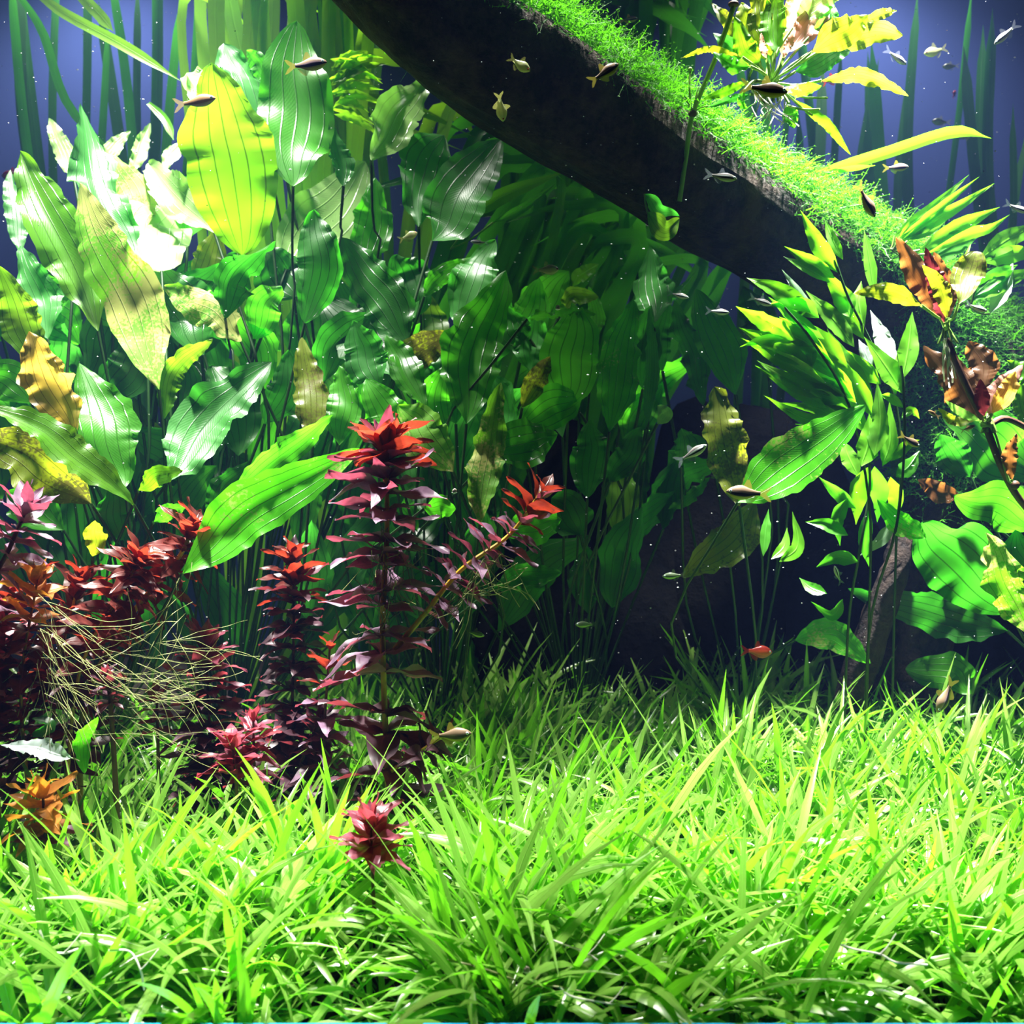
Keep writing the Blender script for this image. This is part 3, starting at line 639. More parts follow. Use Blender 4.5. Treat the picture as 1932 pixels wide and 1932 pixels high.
hyg((1620, 900), 1.25, 'willow-leaved plant climbing over the wood to a pointed leafy tip', [(1690, 1050), (1700, 900), (1690, 760), (1640, 640), (1600, 560), (1575, 490)], [
 ([(1582, 515), (1545, 460), (1510, 396)], 15), ([(1575, 525), (1530, 495), (1480, 465)], 13), ([(1566, 532), (1520, 505), (1478, 484)], 9),
 ([(1590, 490), (1570, 450), (1555, 412)], 9), ([(1605, 600), (1590, 560), (1550, 505)], 18), ([(1650, 560), (1640, 490), (1630, 432)], 10),
 ([(1612, 655), (1570, 600), (1520, 548)], 17), ([(1630, 640), (1600, 590), (1565, 545)], 15), ([(1540, 600), (1505, 550), (1475, 508)], 8, 'hygrowt'),
 ([(1650, 765), (1600, 690), (1560, 620)], 17), ([(1662, 725), (1625, 690), (1585, 655)], 15), ([(1685, 695), (1665, 640), (1642, 585)], 17, 'hygrowt'),
 ([(1645, 695), (1632, 665), (1620, 640)], 10, 'hygrowt'), ([(1630, 620), (1620, 570), (1625, 530)], 13)])
hyg((1700, 950), 1.21, 'willow-leaved plant standing upright with paired lime leaves by the moss', [(1640, 1190), (1690, 1000), (1706, 850), (1705, 740), (1700, 690)], [
 ([(1706, 745), (1670, 690), (1630, 635)], 19), ([(1703, 715), (1715, 650), (1721, 588)], 17), ([(1690, 745), (1688, 710), (1692, 668)], 8),
 ([(1706, 770), (1680, 750), (1660, 745)], 8), ([(1700, 790), (1720, 775), (1735, 790)], 8), ([(1650, 860), (1660, 800), (1655, 720)], 18),
 ([(1665, 880), (1680, 830), (1678, 755)], 14), ([(1680, 870), (1710, 840), (1735, 830)], 10), ([(1625, 880), (1640, 830), (1640, 780)], 20),
 ([(1690, 900), (1715, 880), (1735, 850)], 14, 'hygrodk')])
hyg((1620, 1000), 1.27, 'willow-leaved plant low under the big toothed leaf with drooping green leaves', [(1600, 1190), (1620, 1050), (1640, 930), (1640, 860)], [
 ([(1640, 880), (1620, 930), (1615, 990)], 18), ([(1650, 880), (1660, 930), (1655, 985)], 18, 'hygrodk'), ([(1620, 900), (1600, 860), (1590, 830)], 15),
 ([(1680, 900), (1690, 940), (1680, 990)], 14), ([(1615, 960), (1580, 930), (1545, 900)], 12, 'hygrodk'), ([(1640, 960), (1630, 1020), (1640, 1070)], 12, 'hygrodk'),
 ([(1470, 1060), (1505, 1030), (1495, 965)], 12, 'hygro'), ([(1440, 1050), (1445, 1000), (1450, 960)], 9, 'hygrodk'), ([(1455, 1055), (1480, 1030), (1485, 995)], 9),
 ([(1600, 1010), (1560, 990), (1520, 985)], 12, 'hygrodk'), ([(1620, 1060), (1580, 1050), (1540, 1070)], 14, 'hygrodk'), ([(1560, 1120), (1530, 1110), (1508, 1090)], 11, 'hygrodk'),
 ([(1590, 1130), (1570, 1160), (1530, 1135)], 10, 'hygrodk'), ([(1600, 940), (1580, 980), (1585, 1030)], 12, 'hygrodk'), ([(1690, 980), (1660, 1020), (1620, 1050)], 11, 'hygrowt')])

# ------------------------------------------------------------------ driftwood and moss
log = thing('driftwood_log', P(1700, 620, 1.42), 'thick dark driftwood log leaning diagonally across the tank', 'driftwood')
def bark(pts, radf, nl, k, seed, amp):
    p = cr(pts, nl); T = tans(p); g = Geo(); rows = []; uvs = []; surf = []
    for i, c in enumerate(p):
        t = i/nl; up = Vector((0, 0, 1)); a = T[i].cross(up).normalized(); b = a.cross(T[i]).normalized()
        r = []; q = []; s_ = []
        for j in range(k+1):
            th = 2*math.pi*j/k
            d = a*math.cos(th)+b*math.sin(th)
            n = noise.noise(Vector((math.cos(th)*1.8, math.sin(th)*1.8, t*7+seed)))+.6*noise.noise(Vector((math.cos(th)*4.5, math.sin(th)*4.5, t*12+seed)))+.35*noise.noise(Vector((math.cos(th)*11, math.sin(th)*11, t*22+seed)))
            rr = radf(t)*(1+amp*n); r.append(c+d*rr); q.append((t, j/k)); s_.append((c+d*rr, d, T[i]))
        rows.append(r); uvs.append(q); surf.append(s_)
    g.grid(rows, uvs); return g, surf
LP = [(650, -160), (775, -10), (880, 75), (1110, 218), (1280, 335), (1450, 440), (1620, 545), (1800, 690), (1990, 830)]
LD = [1.15, 1.17, 1.20, 1.27, 1.34, 1.42, 1.50, 1.57, 1.63]
LR = [104, 110, 112, 104, 98, 98, 104, 118, 130]
def radlog(t):
    s = t*(len(LR)-1); k = min(int(s), len(LR)-2); f = s-k
    return M(LR[k]+(LR[k+1]-LR[k])*f, LD[k]+(LD[k+1]-LD[k])*f)
g, surf_log = bark([P(x, y, d) for (x, y), d in zip(LP, LD)], radlog, 110, 44, 0, .13)
build(g, 'trunk', wood_m, log)
g, surf_br = bark([P(1640, 500, 1.52), P(1740, 640, 1.52), P(1790, 800, 1.50), P(1790, 960, 1.50), P(1740, 1120, 1.52), P(1690, 1320, 1.54)], lambda t: M(92-18*t, 1.45), 60, 32, 5, .22)
build(g, 'branch', wood_m, log)
g, surf_b2 = bark([P(1700, 1000, 1.42), P(1690, 1070, 1.40), P(1650, 1180, 1.42), P(1600, 1340, 1.45)], lambda t: M(20+12*t, 1.42), 24, 18, 9, .2)
build(g, 'root_stub', wood_m, log)

def frond(g, base, d, L, wdt):            # a moss sprig: curved midrib with small side leaflets
    d = d.normalized(); n = 3
    side = d.cross(Vector((rnd.uniform(-1, 1), rnd.uniform(-1, 1), rnd.uniform(-1, 1)))).normalized()
    p = base.copy(); dirv = d.copy(); o = len(g.v); pts = []
    for i in range(n+1):
        pts.append(p.copy()); dirv = (dirv+Vector((rnd.uniform(-.35, .35), rnd.uniform(-.35, .35), rnd.uniform(-.45, .1)))).normalized(); p = p+dirv*L/n
    for i, q in enumerate(pts):
        ww = wdt*.3*(1-i/(n+.3)); g.v += [q-side*ww, q+side*ww]; g.uv += [(i/n, 0), (i/n, 1)]
    for i in range(n): a = o+2*i; g.f.append((a, a+1, a+3, a+2))
    for i in range(1, n+1):
        for s in (-1, 1):
            q = pts[i]; t = (pts[i]-pts[i-1]).normalized(); o = len(g.v)
            tip = q+(side*s*1.0+t*.7+Vector((rnd.uniform(-.3, .3), rnd.uniform(-.3, .3), rnd.uniform(-.3, .3))))*wdt*1.5*(1.15-.25*i)
            g.v += [q-t*wdt*.25, q+t*wdt*.3, tip]; g.uv += [(0, 0), (.5, 0), (1, 1)]; g.f.append((o, o+1, o+2))
def moss_on(surf, n, cond, L0, L1, mat, name, label, par=None, out_=.5):
    g = Geo(); c = 0; tries = 0
    while c < n and tries < n*30:
        tries += 1
        i = rnd.randrange(len(surf)); j = rnd.randrange(len(surf[0]))
        p, d, T = surf[i][j]; t = i/(len(surf)-1)
        pr = cond(t, d, p)
        if rnd.random() > pr: continue
        q = p+Vector((rnd.uniform(-.008, .008), rnd.uniform(-.008, .008), rnd.uniform(-.008, .008)))+d*rnd.uniform(-.004, .022)
        frond(g, q, d*out_+Vector((rnd.uniform(-.6, .6), rnd.uniform(-.6, .6), rnd.uniform(-.5, .5))), rnd.uniform(L0, L1), rnd.uniform(.0022, .0042)); c += 1
    o = put(name, g.mesh(name, mat)); tag(o, label, 'moss', kind='stuff'); return o
def c1(t, d, p):
    e = d.z+.25*noise.noise(p*14)
    if t < .16: return 0
    k = ss(.10, .55, e)
    if t > .50: k = max(k, ss(.50, .72, t)*ss(-.35+.6*(1-ss(.5, .75, t)), .35, e))
    return k
moss_on(surf_log, 19000, c1, .018, .046, G['moss'], 'log_moss', 'bright green moss growing along the upper side of the log')
moss_on(surf_br, 6500, lambda t, d, p: (1-ss(.42, .66, t))*ss(-.9, .2, -d.y+.5*noise.noise(p*12)), .014, .034, G['mossdk'], 'branch_moss', 'darker green moss hanging down the upright branch at the right')
# moss cushions in the grass at the back right
g = Geo()
for i in range(5200):
    x = rnd.gauss(0, 1); y = rnd.gauss(0, 1)
    px = 1660+120*x; D = 1.42+.07*y
    bx = P(px, 0, D).x; h = .075*math.exp(-.5*(x*x+y*y))+.02
    q = Vector((bx, D, ground(bx, D)+rnd.uniform(.2, 1)*h+.01))
    frond(g, q, Vector((rnd.uniform(-.8, .8), rnd.uniform(-.8, .5), rnd.uniform(0, 1))), rnd.uniform(.015, .034), rnd.uniform(.0016, .003))
tag(put('moss_cushion', g.mesh('moss_cushion', G['mossdk'])), 'fluffy dark moss cushion behind the carpet of grass below the shady wood', 'moss', kind='stuff')

# ------------------------------------------------------------------ ribbon plants in the background
def ribbon_plant(bx, D, label, tips, mt, hw, group=None):
    x0 = P(bx, 0, D).x; b = Vector((x0, D, ground(x0, D)))
    t = thing('ribbon_plant', b, label, 'plant', group)
    for (tx, ty) in tips:
        d1 = D+rnd.uniform(-.08, .08); e = P(tx, ty, d1)
        bb = b+Vector((rnd.uniform(-.03, .03), rnd.uniform(-.02, .02), 0))
        sway = (e.x-b.x)
        m1 = bb.lerp(e, .35)+Vector((-sway*.22+rnd.uniform(-.03, .03), rnd.uniform(-.03, .03), 0))
        m2 = bb.lerp(e, .72)+Vector((-sway*.12+rnd.uniform(-.03, .03), rnd.uniform(-.03, .03), .02))
        sg = 1 if rnd.random() < .72 else -1
        e1 = e+Vector((sg*.04, 0, .02))*(D < 1.95); e2 = e+(Vector((sg*rnd.uniform(.08, .26), rnd.uniform(-.06, .06), rnd.uniform(-.08, .02))) if D < 1.95 else Vector((sg*.02, 0, .03)))
        leaf(t, G[mt], [bb, m1, m2, e, e1.lerp(e2, .35)+Vector((0, 0, .012)), e2] if D < 1.95 else [bb, m1, m2, e], M(hw*rnd.uniform(.75, 1.2), D), rnd.uniform(-50, 50), rnd.uniform(-50, 50), 'ribbon' if D < 1.95 else 'strap', .1, .04, 3, 26, 3, name='blade')
    return t
def spread_tips(n, x0, x1, y0, y1): return [(rnd.uniform(x0, x1), rnd.uniform(y0, y1)) for _ in range(n)]
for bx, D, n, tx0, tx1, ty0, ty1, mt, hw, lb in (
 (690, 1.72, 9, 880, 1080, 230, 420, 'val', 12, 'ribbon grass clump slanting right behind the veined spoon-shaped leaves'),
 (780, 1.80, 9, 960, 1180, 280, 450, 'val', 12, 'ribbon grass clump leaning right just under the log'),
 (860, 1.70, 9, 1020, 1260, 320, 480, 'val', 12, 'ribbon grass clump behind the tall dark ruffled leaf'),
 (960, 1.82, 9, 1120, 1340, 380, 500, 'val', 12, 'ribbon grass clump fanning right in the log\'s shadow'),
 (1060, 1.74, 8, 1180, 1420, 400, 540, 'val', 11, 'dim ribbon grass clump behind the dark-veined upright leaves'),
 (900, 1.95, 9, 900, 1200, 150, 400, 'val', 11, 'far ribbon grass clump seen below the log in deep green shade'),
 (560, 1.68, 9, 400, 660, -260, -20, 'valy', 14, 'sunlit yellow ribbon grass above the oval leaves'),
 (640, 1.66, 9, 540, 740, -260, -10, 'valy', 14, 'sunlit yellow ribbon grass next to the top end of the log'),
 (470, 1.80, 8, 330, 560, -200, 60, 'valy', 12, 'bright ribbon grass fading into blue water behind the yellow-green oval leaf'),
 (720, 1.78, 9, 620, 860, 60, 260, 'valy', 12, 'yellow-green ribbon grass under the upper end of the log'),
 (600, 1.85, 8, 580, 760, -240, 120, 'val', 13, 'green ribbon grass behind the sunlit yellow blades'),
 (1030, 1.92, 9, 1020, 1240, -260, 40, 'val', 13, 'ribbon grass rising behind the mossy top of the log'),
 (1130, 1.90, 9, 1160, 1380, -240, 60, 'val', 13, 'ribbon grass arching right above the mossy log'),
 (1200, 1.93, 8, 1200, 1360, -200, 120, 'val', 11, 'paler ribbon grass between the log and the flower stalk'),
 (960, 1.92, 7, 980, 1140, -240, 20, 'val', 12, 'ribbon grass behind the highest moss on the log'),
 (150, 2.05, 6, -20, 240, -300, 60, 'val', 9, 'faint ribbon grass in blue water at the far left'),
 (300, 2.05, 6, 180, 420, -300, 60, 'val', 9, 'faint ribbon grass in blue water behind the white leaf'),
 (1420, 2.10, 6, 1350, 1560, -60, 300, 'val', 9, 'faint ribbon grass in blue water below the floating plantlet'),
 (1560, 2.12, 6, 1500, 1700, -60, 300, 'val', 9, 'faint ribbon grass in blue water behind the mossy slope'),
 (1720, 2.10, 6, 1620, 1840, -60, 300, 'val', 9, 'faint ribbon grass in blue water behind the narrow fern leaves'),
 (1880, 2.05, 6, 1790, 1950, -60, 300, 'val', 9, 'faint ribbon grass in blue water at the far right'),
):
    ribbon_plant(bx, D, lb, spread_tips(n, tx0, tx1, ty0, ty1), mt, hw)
b = bunch('strap_leaf_plant', (1490, 380), 1.42, 'long arching yellow-green strap leaf reaching right over the mossy log', 'valy', [
 ([(1505, 362), (1560, 325), (1680, 285), (1800, 248), (1870, 261)], 10, 'hygro', 1.36), ([(1520, 345), (1580, 322), (1652, 312)], 5, 'hygro', 1.38)], prof='ribbon', ruf=.02)
bunch('strap_leaf_plant', (300, 330), 1.62, 'yellow-tipped strap leaves drooping from above at the upper left', 'valy', [
 ([(60, -20), (120, 25), (230, 85), (345, 155)], 9, 'valy', 1.55), ([(130, -30), (180, 20), (215, 60)], 10, 'valy', 1.6), ([(20, -30), (80, 60), (130, 200), (250, 330)], 8, 'val', 1.75, 1.75), ([(280, 195), (310, 225), (328, 265)], 7, 'hygro', 1.6)], prof='ribbon', ruf=.04, st=False)
bunch('strap_leaf_plant', (850, 470), 1.5, 'two light green strap leaves bending right below the log', 'valy', [
 ([(885, 412), (960, 365), (1072, 322)], 14, 'hygro', 1.52), ([(930, 420), (990, 390), (1050, 345)], 8, 'hygrodk', 1.55)], prof='lance', ruf=.05)
specs = []
for i in range(16):
    a = rnd.uniform(-.5, .9); L = rnd.uniform(60, 110); x0 = 628+rnd.uniform(-10, 14); y0 = 215-i*7+rnd.uniform(-6, 6)
    specs.append(([(x0, y0), (x0+L*.5*math.cos(a), y0-L*.5*math.sin(a)-6), (x0+L*math.cos(a), y0-L*math.sin(a)+8)], rnd.uniform(6, 9), 'valy', 1.52, 1.5))
bunch('willow_leaf_plant', (630, 300), 1.5, 'yellow narrow-leaved stem glowing right of the tallest oval leaf', 'valy', specs, st=False, ruf=.3)

# ------------------------------------------------------------------ red stem plants
def tmpl_leaf(L, W, arch, twist, mat, ruf=.1, prof='lance', nl=8, nw=5, fold=.3):
    g = Geo(); rows = []; uvs = []; f = PROF[prof]; ph = rnd.uniform(0, 6)
    for i in range(nl+1):
        t = i/nl; a = arch*t
        x = L*(t-.12*arch*arch*t*t); z = -L*arch*.5*t*t; tw = twist*t
        r = []; q = []
        for j in range(nw):
            s = 2*j/(nw-1)-1; wd = W*(f(t)+.05)*s
            h = abs(s)*W*f(t)*fold+ruf*W*s*s*math.sin(9*t+ph+(2 if s > 0 else 0))
            r.append(Vector((x, wd*math.cos(tw)-h*math.sin(tw), z+wd*math.sin(tw)+h*math.cos(tw)))); q.append((t, .5+s/2))
        rows.append(r); uvs.append(q)
    g.grid(rows, uvs); return g.mesh('stem_leaf', mat)
RL = {k: [tmpl_leaf(1, rnd.uniform(.17, .24), rnd.uniform(-.25, .9), rnd.uniform(-.9, .9), G[k], .25) for _ in range(9)] for k in ('red', 'purple', 'mauve', 'crimson', 'orange')}
def basis(p, d, up, s):
    x = d.normalized(); y = up.cross(x)
    y = y.normalized() if y.length > 1e-4 else Vector((0, 1, 0)); z = x.cross(y)
    m = Matrix((x, y, z)).transposed().to_4x4()
    return Matrix.Translation(p) @ m @ Matrix.Scale(s, 4)
def whorls(t, path, D, n, l0, l1, pal, s0=.15, rosette=True, stem_r=4.0, smat=None, per=3, up0=.0, name='stem'):
    W = [P(x, y, d) for (x, y), d in zip(path, D)] if isinstance(D, list) else [P(x, y, D) for x, y in path]
    pp = cr(W, 40); T = tans(pp); Dm = W[0].y
    g = Geo(); g.tube(pp, lambda u: M(stem_r, Dm)*(1-.45*u), 8); build(g, name, smat or stemy_m, t)
    a0 = rnd.uniform(0, 6)
    for k in range(n):
        u = s0+(1-s0)*(k/(max(1, n-1)))**.92; i = min(40, int(u*40)); p = pp[i]; ax = T[i]
        e1 = ax.cross(Vector((0, 1, .1))).normalized(); e2 = ax.cross(e1).normalized()
        for q in range(per):
            th = a0+k*2.4+q*2*math.pi/per+rnd.uniform(-.25, .25)
            el = up0+(.15+.9*ss(.75, 1.0, u))+rnd.uniform(-.25, .2)
            d = (e1*math.cos(th)+e2*math.sin(th))*math.cos(el)+ax*math.sin(el)
            Lp = 1.22*(l0+(l1-l0)*u)*rnd.uniform(.75, 1.15)*(1-.35*ss(.93, 1.0, u))
            r = rnd.random(); kind = pal[0] if u > .80 else (pal[1] if u > .35 else pal[2])
            if r < .18: kind = pal[1]
            put('leaf', rnd.choice(RL[kind]), t, basis(p-t.location, d, ax, M(Lp, Dm)))
    return t
def redplant(path, D, label, n, l0, l1, pal=('red', 'purple', 'mauve'), **kw):
    d0 = D[0] if isinstance(D, list) else D
    t = thing('red_stem_plant', P(path[0][0], path[0][1], d0), label, 'plant')
    return whorls(t, path, D, n, l0, l1, pal, **kw)
r1 = redplant([(738, 1580), (732, 1480), (722, 1200), (730, 1000), (728, 880), (724, 838)], 1.10, 'tallest purple stem plant with yellow stem, red crown and a leaning side branch', 25, 104, 84, per=5, stem_r=7)
whorls(r1, [(745, 1225), (800, 1160), (870, 1075), (960, 1010), (1022, 928)], 1.09, 17, 74, 62, ('red', 'purple', 'purple'), .3, per=3, name='side_branch', stem_r=6)
whorls(r1, [(738, 1455), (780, 1425), (832, 1392)], 1.07, 5, 60, 60, ('mauve', 'mauve', 'mauve'), .3, per=3, name='side_branch', stem_r=4)
threads(r1, 'aerial_roots', root_m, 26, [(900, 1085), (915, 1060), (880, 1120), (940, 1040)], [(1000, 1150, 20), (985, 1080, 25), (830, 1190, 40), (930, 1130, 30)], 1.08, M(.9, 1.08), 14, 'stuff', 3)
threads(r1, 'aerial_roots', root_m, 40, [(725, 1000), (722, 1060), (722, 1120), (725, 1180)], [(690, 1080, 50), (780, 1080, 50), (700, 1180, 50), (760, 1180, 50)], 1.09, M(.7, 1.08), 14, 'stuff', 3)
redplant([(548, 1540), (550, 1400), (554, 1200), (553, 1050)], 1.20, 'bushy purple stem plant with dense brick-red crown under the long bright leaf', 21, 74, 58, ('red', 'mauve', 'mauve'), per=6, smat=stemd_m)
redplant([(398, 1560), (396, 1400), (388, 1210)], 1.12, 'dark purple stem plant with pink crown beside the pale root tangle', 17, 80, 62, ('crimson', 'mauve', 'mauve'), per=6, smat=stemd_m)
redplant([(640, 1560), (612, 1420), (622, 1225)], 1.14, 'short purple stem plant with coppery crown crowding the tallest stem', 11, 72, 48, ('red', 'purple', 'mauve'), per=4, smat=stemd_m)
redplant([(600, 1590), (560, 1480), (585, 1400), (600, 1360)], 1.16, 'shadowed mauve stem plant low between taller purple stems', 9, 70, 64, ('mauve', 'mauve', 'mauve'), per=4, smat=stemd_m)
redplant([(150, 1560), (160, 1330), (245, 1165), (335, 1055), (366, 990)], 1.12, 'red stem plant leaning right on a yellow stem with a scarlet crown', 21, 62, 62, ('red', 'red', 'mauve'), per=4, stem_r=6.5)
redplant([(120, 1560), (150, 1270), (235, 1110), (262, 1055)], 1.08, 'red stem plant with orange crown leaning over the pale root tangle', 18, 60, 60, ('red', 'red', 'mauve'), per=5)
redplant([(100, 1560), (105, 1300), (150, 1090)], 1.10, 'dense dark red stem plant in the middle of the leftmost red cluster', 18, 62, 58, ('red', 'red', 'mauve'), per=5)
redplant([(60, 1560), (40, 1300), (72, 1085)], 1.06, 'red-brown stem plant with pale orange crown in the leftmost cluster', 18, 62, 56, ('orange', 'red', 'mauve'), per=5)
redplant([(-10, 1560), (-30, 1350), (0, 1200)], 1.06, 'magenta stem plant with purple leaves low against the left edge', 14, 70, 70, ('crimson', 'crimson', 'purple'), per=5)
redplant([(-60, 1560), (-50, 1200), (20, 1030), (50, 960)], 1.04, 'lilac-leaved stem plant rising highest at the left edge', 12, 66, 72, ('purple', 'purple', 'red'), per=4, stem_r=6, smat=stemd_m)
redplant([(0, 1560), (-20, 1250), (20, 1120)], 1.12, 'crimson stem plant behind the others at the left edge', 16, 66, 60, ('red', 'crimson', 'mauve'), per=5)
redplant([(450, 1590), (445, 1470), (438, 1400)], 1.05, 'small pinkish rosette of pointed leaves at the edge of the carpet', 5, 56, 56, ('crimson', 'crimson', 'mauve'), per=5, s0=.55, smat=stemd_m)
redplant([(490, 1590), (480, 1450), (478, 1362)], 1.08, 'small rosy stem top behind the pinkish rosette', 6, 58, 46, ('crimson', 'crimson', 'mauve'), per=5, s0=.45, smat=stemd_m)
redplant([(706, 1720), (702, 1630), (700, 1548)], .90, 'crimson rosette sitting alone in the grass carpet', 5, 72, 66, ('crimson', 'crimson', 'red'), per=6, s0=.6, smat=stemd_m)
redplant([(84, 1640), (84, 1560), (80, 1490)], 1.0, 'golden-orange rosette of pointed leaves low in the left grass', 6, 74, 56, ('orange', 'orange', 'mauve'), per=5, s0=.35, smat=stemd_m)
redplant([(300, 1560), (298, 1400), (295, 1310)], 1.1, 'small faded pink stem top inside the pale root tangle', 5, 44, 36, ('crimson', 'crimson', 'mauve'), per=4, s0=.6, smat=stemd_m)
t = redplant([(224, 1620), (218, 1480), (210, 1350), (203, 1270)], 1.03, 'bare dark stem with tiny leaves wrapped in pale fine roots', 6, 30, 30, ('mauve', 'mauve', 'mauve'), per=4, s0=.75, smat=stemd_m, stem_r=6)
def tangle(parent, n, D, x0, x1, y0, y1, ang, r, steps=16, step=16):
    g = Geo()
    for i in range(n):
        x = rnd.uniform(x0, x1); y = rnd.uniform(y0, y1); d = D+rnd.uniform(-.03, .04); a = ang+rnd.gauss(0, .45); ca = rnd.gauss(0, .05); pts = []
        for k in range(rnd.randint(steps//2, steps)):
            pts.append(P(x, y, d)); x += step*math.cos(a); y += step*math.sin(a); a += ca+rnd.gauss(0, .10); ca += rnd.gauss(0, .03); ca *= .92; d += rnd.gauss(0, .004)
        g.tube(cr(pts, len(pts)*2), M(r*rnd.uniform(.6, 1.3), D), 3)
    o = build(g, 'aerial_roots', root_m, parent); o['kind'] = 'stuff'
tangle(t, 42, 1.01, 60, 110, 1120, 1320, 1.05, .62)
tangle(t, 34, 1.02, 150, 330, 1180, 1330, .15, .5, 14)
tangle(t, 26, 1.02, 80, 260, 1250, 1380, .7, .48, 14)
tangle(t, 18, 1.01, 230, 330, 1200, 1330, -.5, .52, 12)
pl = thing('dead_leaf', P(130, 1432, .99), 'pale see-through decaying leaf above the orange rosette', 'leaf')
leaf(pl, G['hygrowt'], [P(135, 1430, .99), P(70, 1412, .98), P(0, 1405, .98)], M(20, .98), 10, None, 'lance', .3, .3, 3, name='blade')
g = Geo(); g.tube(cr([P(135, 1430, .99), P(142, 1432, .99), P(150, 1436, .99)], 4), M(1.5, 1), 5); build(g, 'leaf_stalk', root_m, pl)
cl = thing('curled_leaf_plant', P(160, 1480, 1.0), 'small curled bright green leaf standing below the pale root tangle', 'plant')
leaf(cl, G['bright'], [P(160, 1460, 1.0), P(150, 1390, 1.0), P(185, 1352, 1.0)], M(20, 1), 25, 60, 'oval', .3, .1, 2)
leaf(cl, G['dark'], [P(60, 1390, 1.03), P(90, 1370, 1.03), P(60, 1355, 1.03)], M(15, 1), 25, 60, 'oval', .3, .1, 2)

# small broad leaf on the log's underside
lb = thing('drooping_leaf', P(1218, 362, 1.25), 'folded pale green leaf hanging off the underside of the log', 'leaf')
leaf(lb, G['cool'], [P(1216, 366, 1.24), P(1245, 385, 1.24), P(1282, 408, 1.25)], M(17, 1.24), 30, None, 'sword', .35)
leaf(lb, G['yellowgreen'], [P(1222, 400, 1.24), P(1250, 430, 1.23), P(1282, 412, 1.24)], M(22, 1.24), 10, None, 'sword', .35)
g = Geo(); g.tube(cr([P(1216, 366, 1.24), P(1218, 385, 1.24), P(1222, 402, 1.24)], 5), M(1.8, 1.24), 5); build(g, 'leaf_stalk', stemg_m, lb)

# ------------------------------------------------------------------ grass carpet
def blade_mesh(L, W, arch, tw):
    g = Geo(); rows = []; uvs = []; n = 7
    a = 0; x = z = 0
    for i in range(n+1):
        t = i/n
        wd = W*(.6+.4*min(1, t*4))*(1-ss(.62, 1.02, t)**1.5)+W*.02
        c = math.cos(tw*t); s = math.sin(tw*t); nx, nz = math.cos(a), -math.sin(a)
        side = Vector((nx*s, c, nz*s)); Nn = Vector((nx*c, -s, nz*c))
        p = Vector((x, 0, z))
        rows.append([p-side*wd+Nn*wd*.25, p, p+side*wd+Nn*wd*.25]); uvs.append([(t, 0), (t, .5), (t, 1)])
        a = arch*(t+1/n)**1.1
        x += math.sin(a)*L/n; z += math.cos(a)*L/n
    g.grid(rows, uvs); return g
BL = [blade_mesh(rnd.uniform(.10, .19), rnd.uniform(.0028, .0047), rnd.uniform(.3, 2.2), rnd.uniform(-1.2, 1.2)) for _ in range(36)]
BM = [b.mesh('blade', G['grass']) for b in BL]
def tuft_spec(nb, lean):
    sp = []
    for _ in range(nb):
        rz = rnd.uniform(0, 6.283) if rnd.random() > lean else rnd.gauss(0, .5)
        sp.append((rnd.randrange(len(BL)), rz, rnd.uniform(.0, .45), rnd.uniform(.8, 1.15), rnd.uniform(-.008, .008), rnd.uniform(-.008, .008)))
    return sp
tufts = []
def dens(x, y):
    return 1
for k in range(2500):
    D = .775+(1.66-.775)*rnd.random()**.85
    x = rnd.uniform(-1, 1)*(.53*D+.30)
    px = 966+x/(TAN*D)*966
    if D > 1.12 and px < 620 and rnd.random() < .75: continue
    if abs(px-700) < 105 and .83 < D < .945 and rnd.random() < .85: continue
    tufts.append((D, x))
tufts.sort()
inview = [q for q in tufts if abs(q[1]) < .53*q[0]+.015]; fronts = inview[:300]; fset = set(fronts); rest = [q for q in tufts if q not in fset]
def bmtx(s, sc):
    return Matrix.Translation((s[4], s[5], -.004)) @ Matrix.Rotation(s[1], 4, 'Z') @ Matrix.Rotation(s[2], 4, 'Y') @ Matrix.Scale(s[3]*sc, 4)
for D, x in fronts:
    t = thing('grass_tuft', (x, D, ground(x, D)), 'bright green tuft of arching narrow blades at the front of the grass carpet', 'grass', 'tufts along the front of the carpet')
    flow = math.pi if rnd.random() < .3 else rnd.gauss(0, .5)
    t.rotation_euler = (0, 0, flow)
    fr = 1-ss(.78, .9, D)
    sc = rnd.uniform(.85, 1.3)
    pxx = 966+x/(TAN*D)*966
    if abs(pxx-700) < 140 and D < .96: sc *= .55
    for s in tuft_spec(8, .45+.3*fr):
        put('blade', BM[s[0]], t, bmtx((s[0], s[1], s[2]+.5*fr*rnd.random(), s[3], s[4], s[5]), sc))
g = Geo()
def bump_h(px, D):
    return .92+.4*math.exp(-((px-930)/70)**2)*ss(1.15, 1.45, D)+.12*math.exp(-((px-1400)/200)**2)
for D, x in rest:
    b = Vector((x, D, ground(x, D))); px = 966+x/(TAN*D)*966
    R = Matrix.Translation(b) @ Matrix.Rotation(rnd.gauss(0, .7), 4, 'Z'); sc = rnd.uniform(.8, 1.2)*bump_h(px, D)
    for s in tuft_spec(7, .3):
        m = R @ bmtx(s, sc); o = len(g.v); bl = BL[s[0]]
        g.v += [m @ v for v in bl.v]; g.uv += bl.uv; g.f += [tuple(i+o for i in f) for f in bl.f]
tag(put('grass_carpet', g.mesh('grass_carpet', G['grass'])), 'dense bright green grass carpet filling the middle and back of the tank floor', 'grass', kind='stuff')
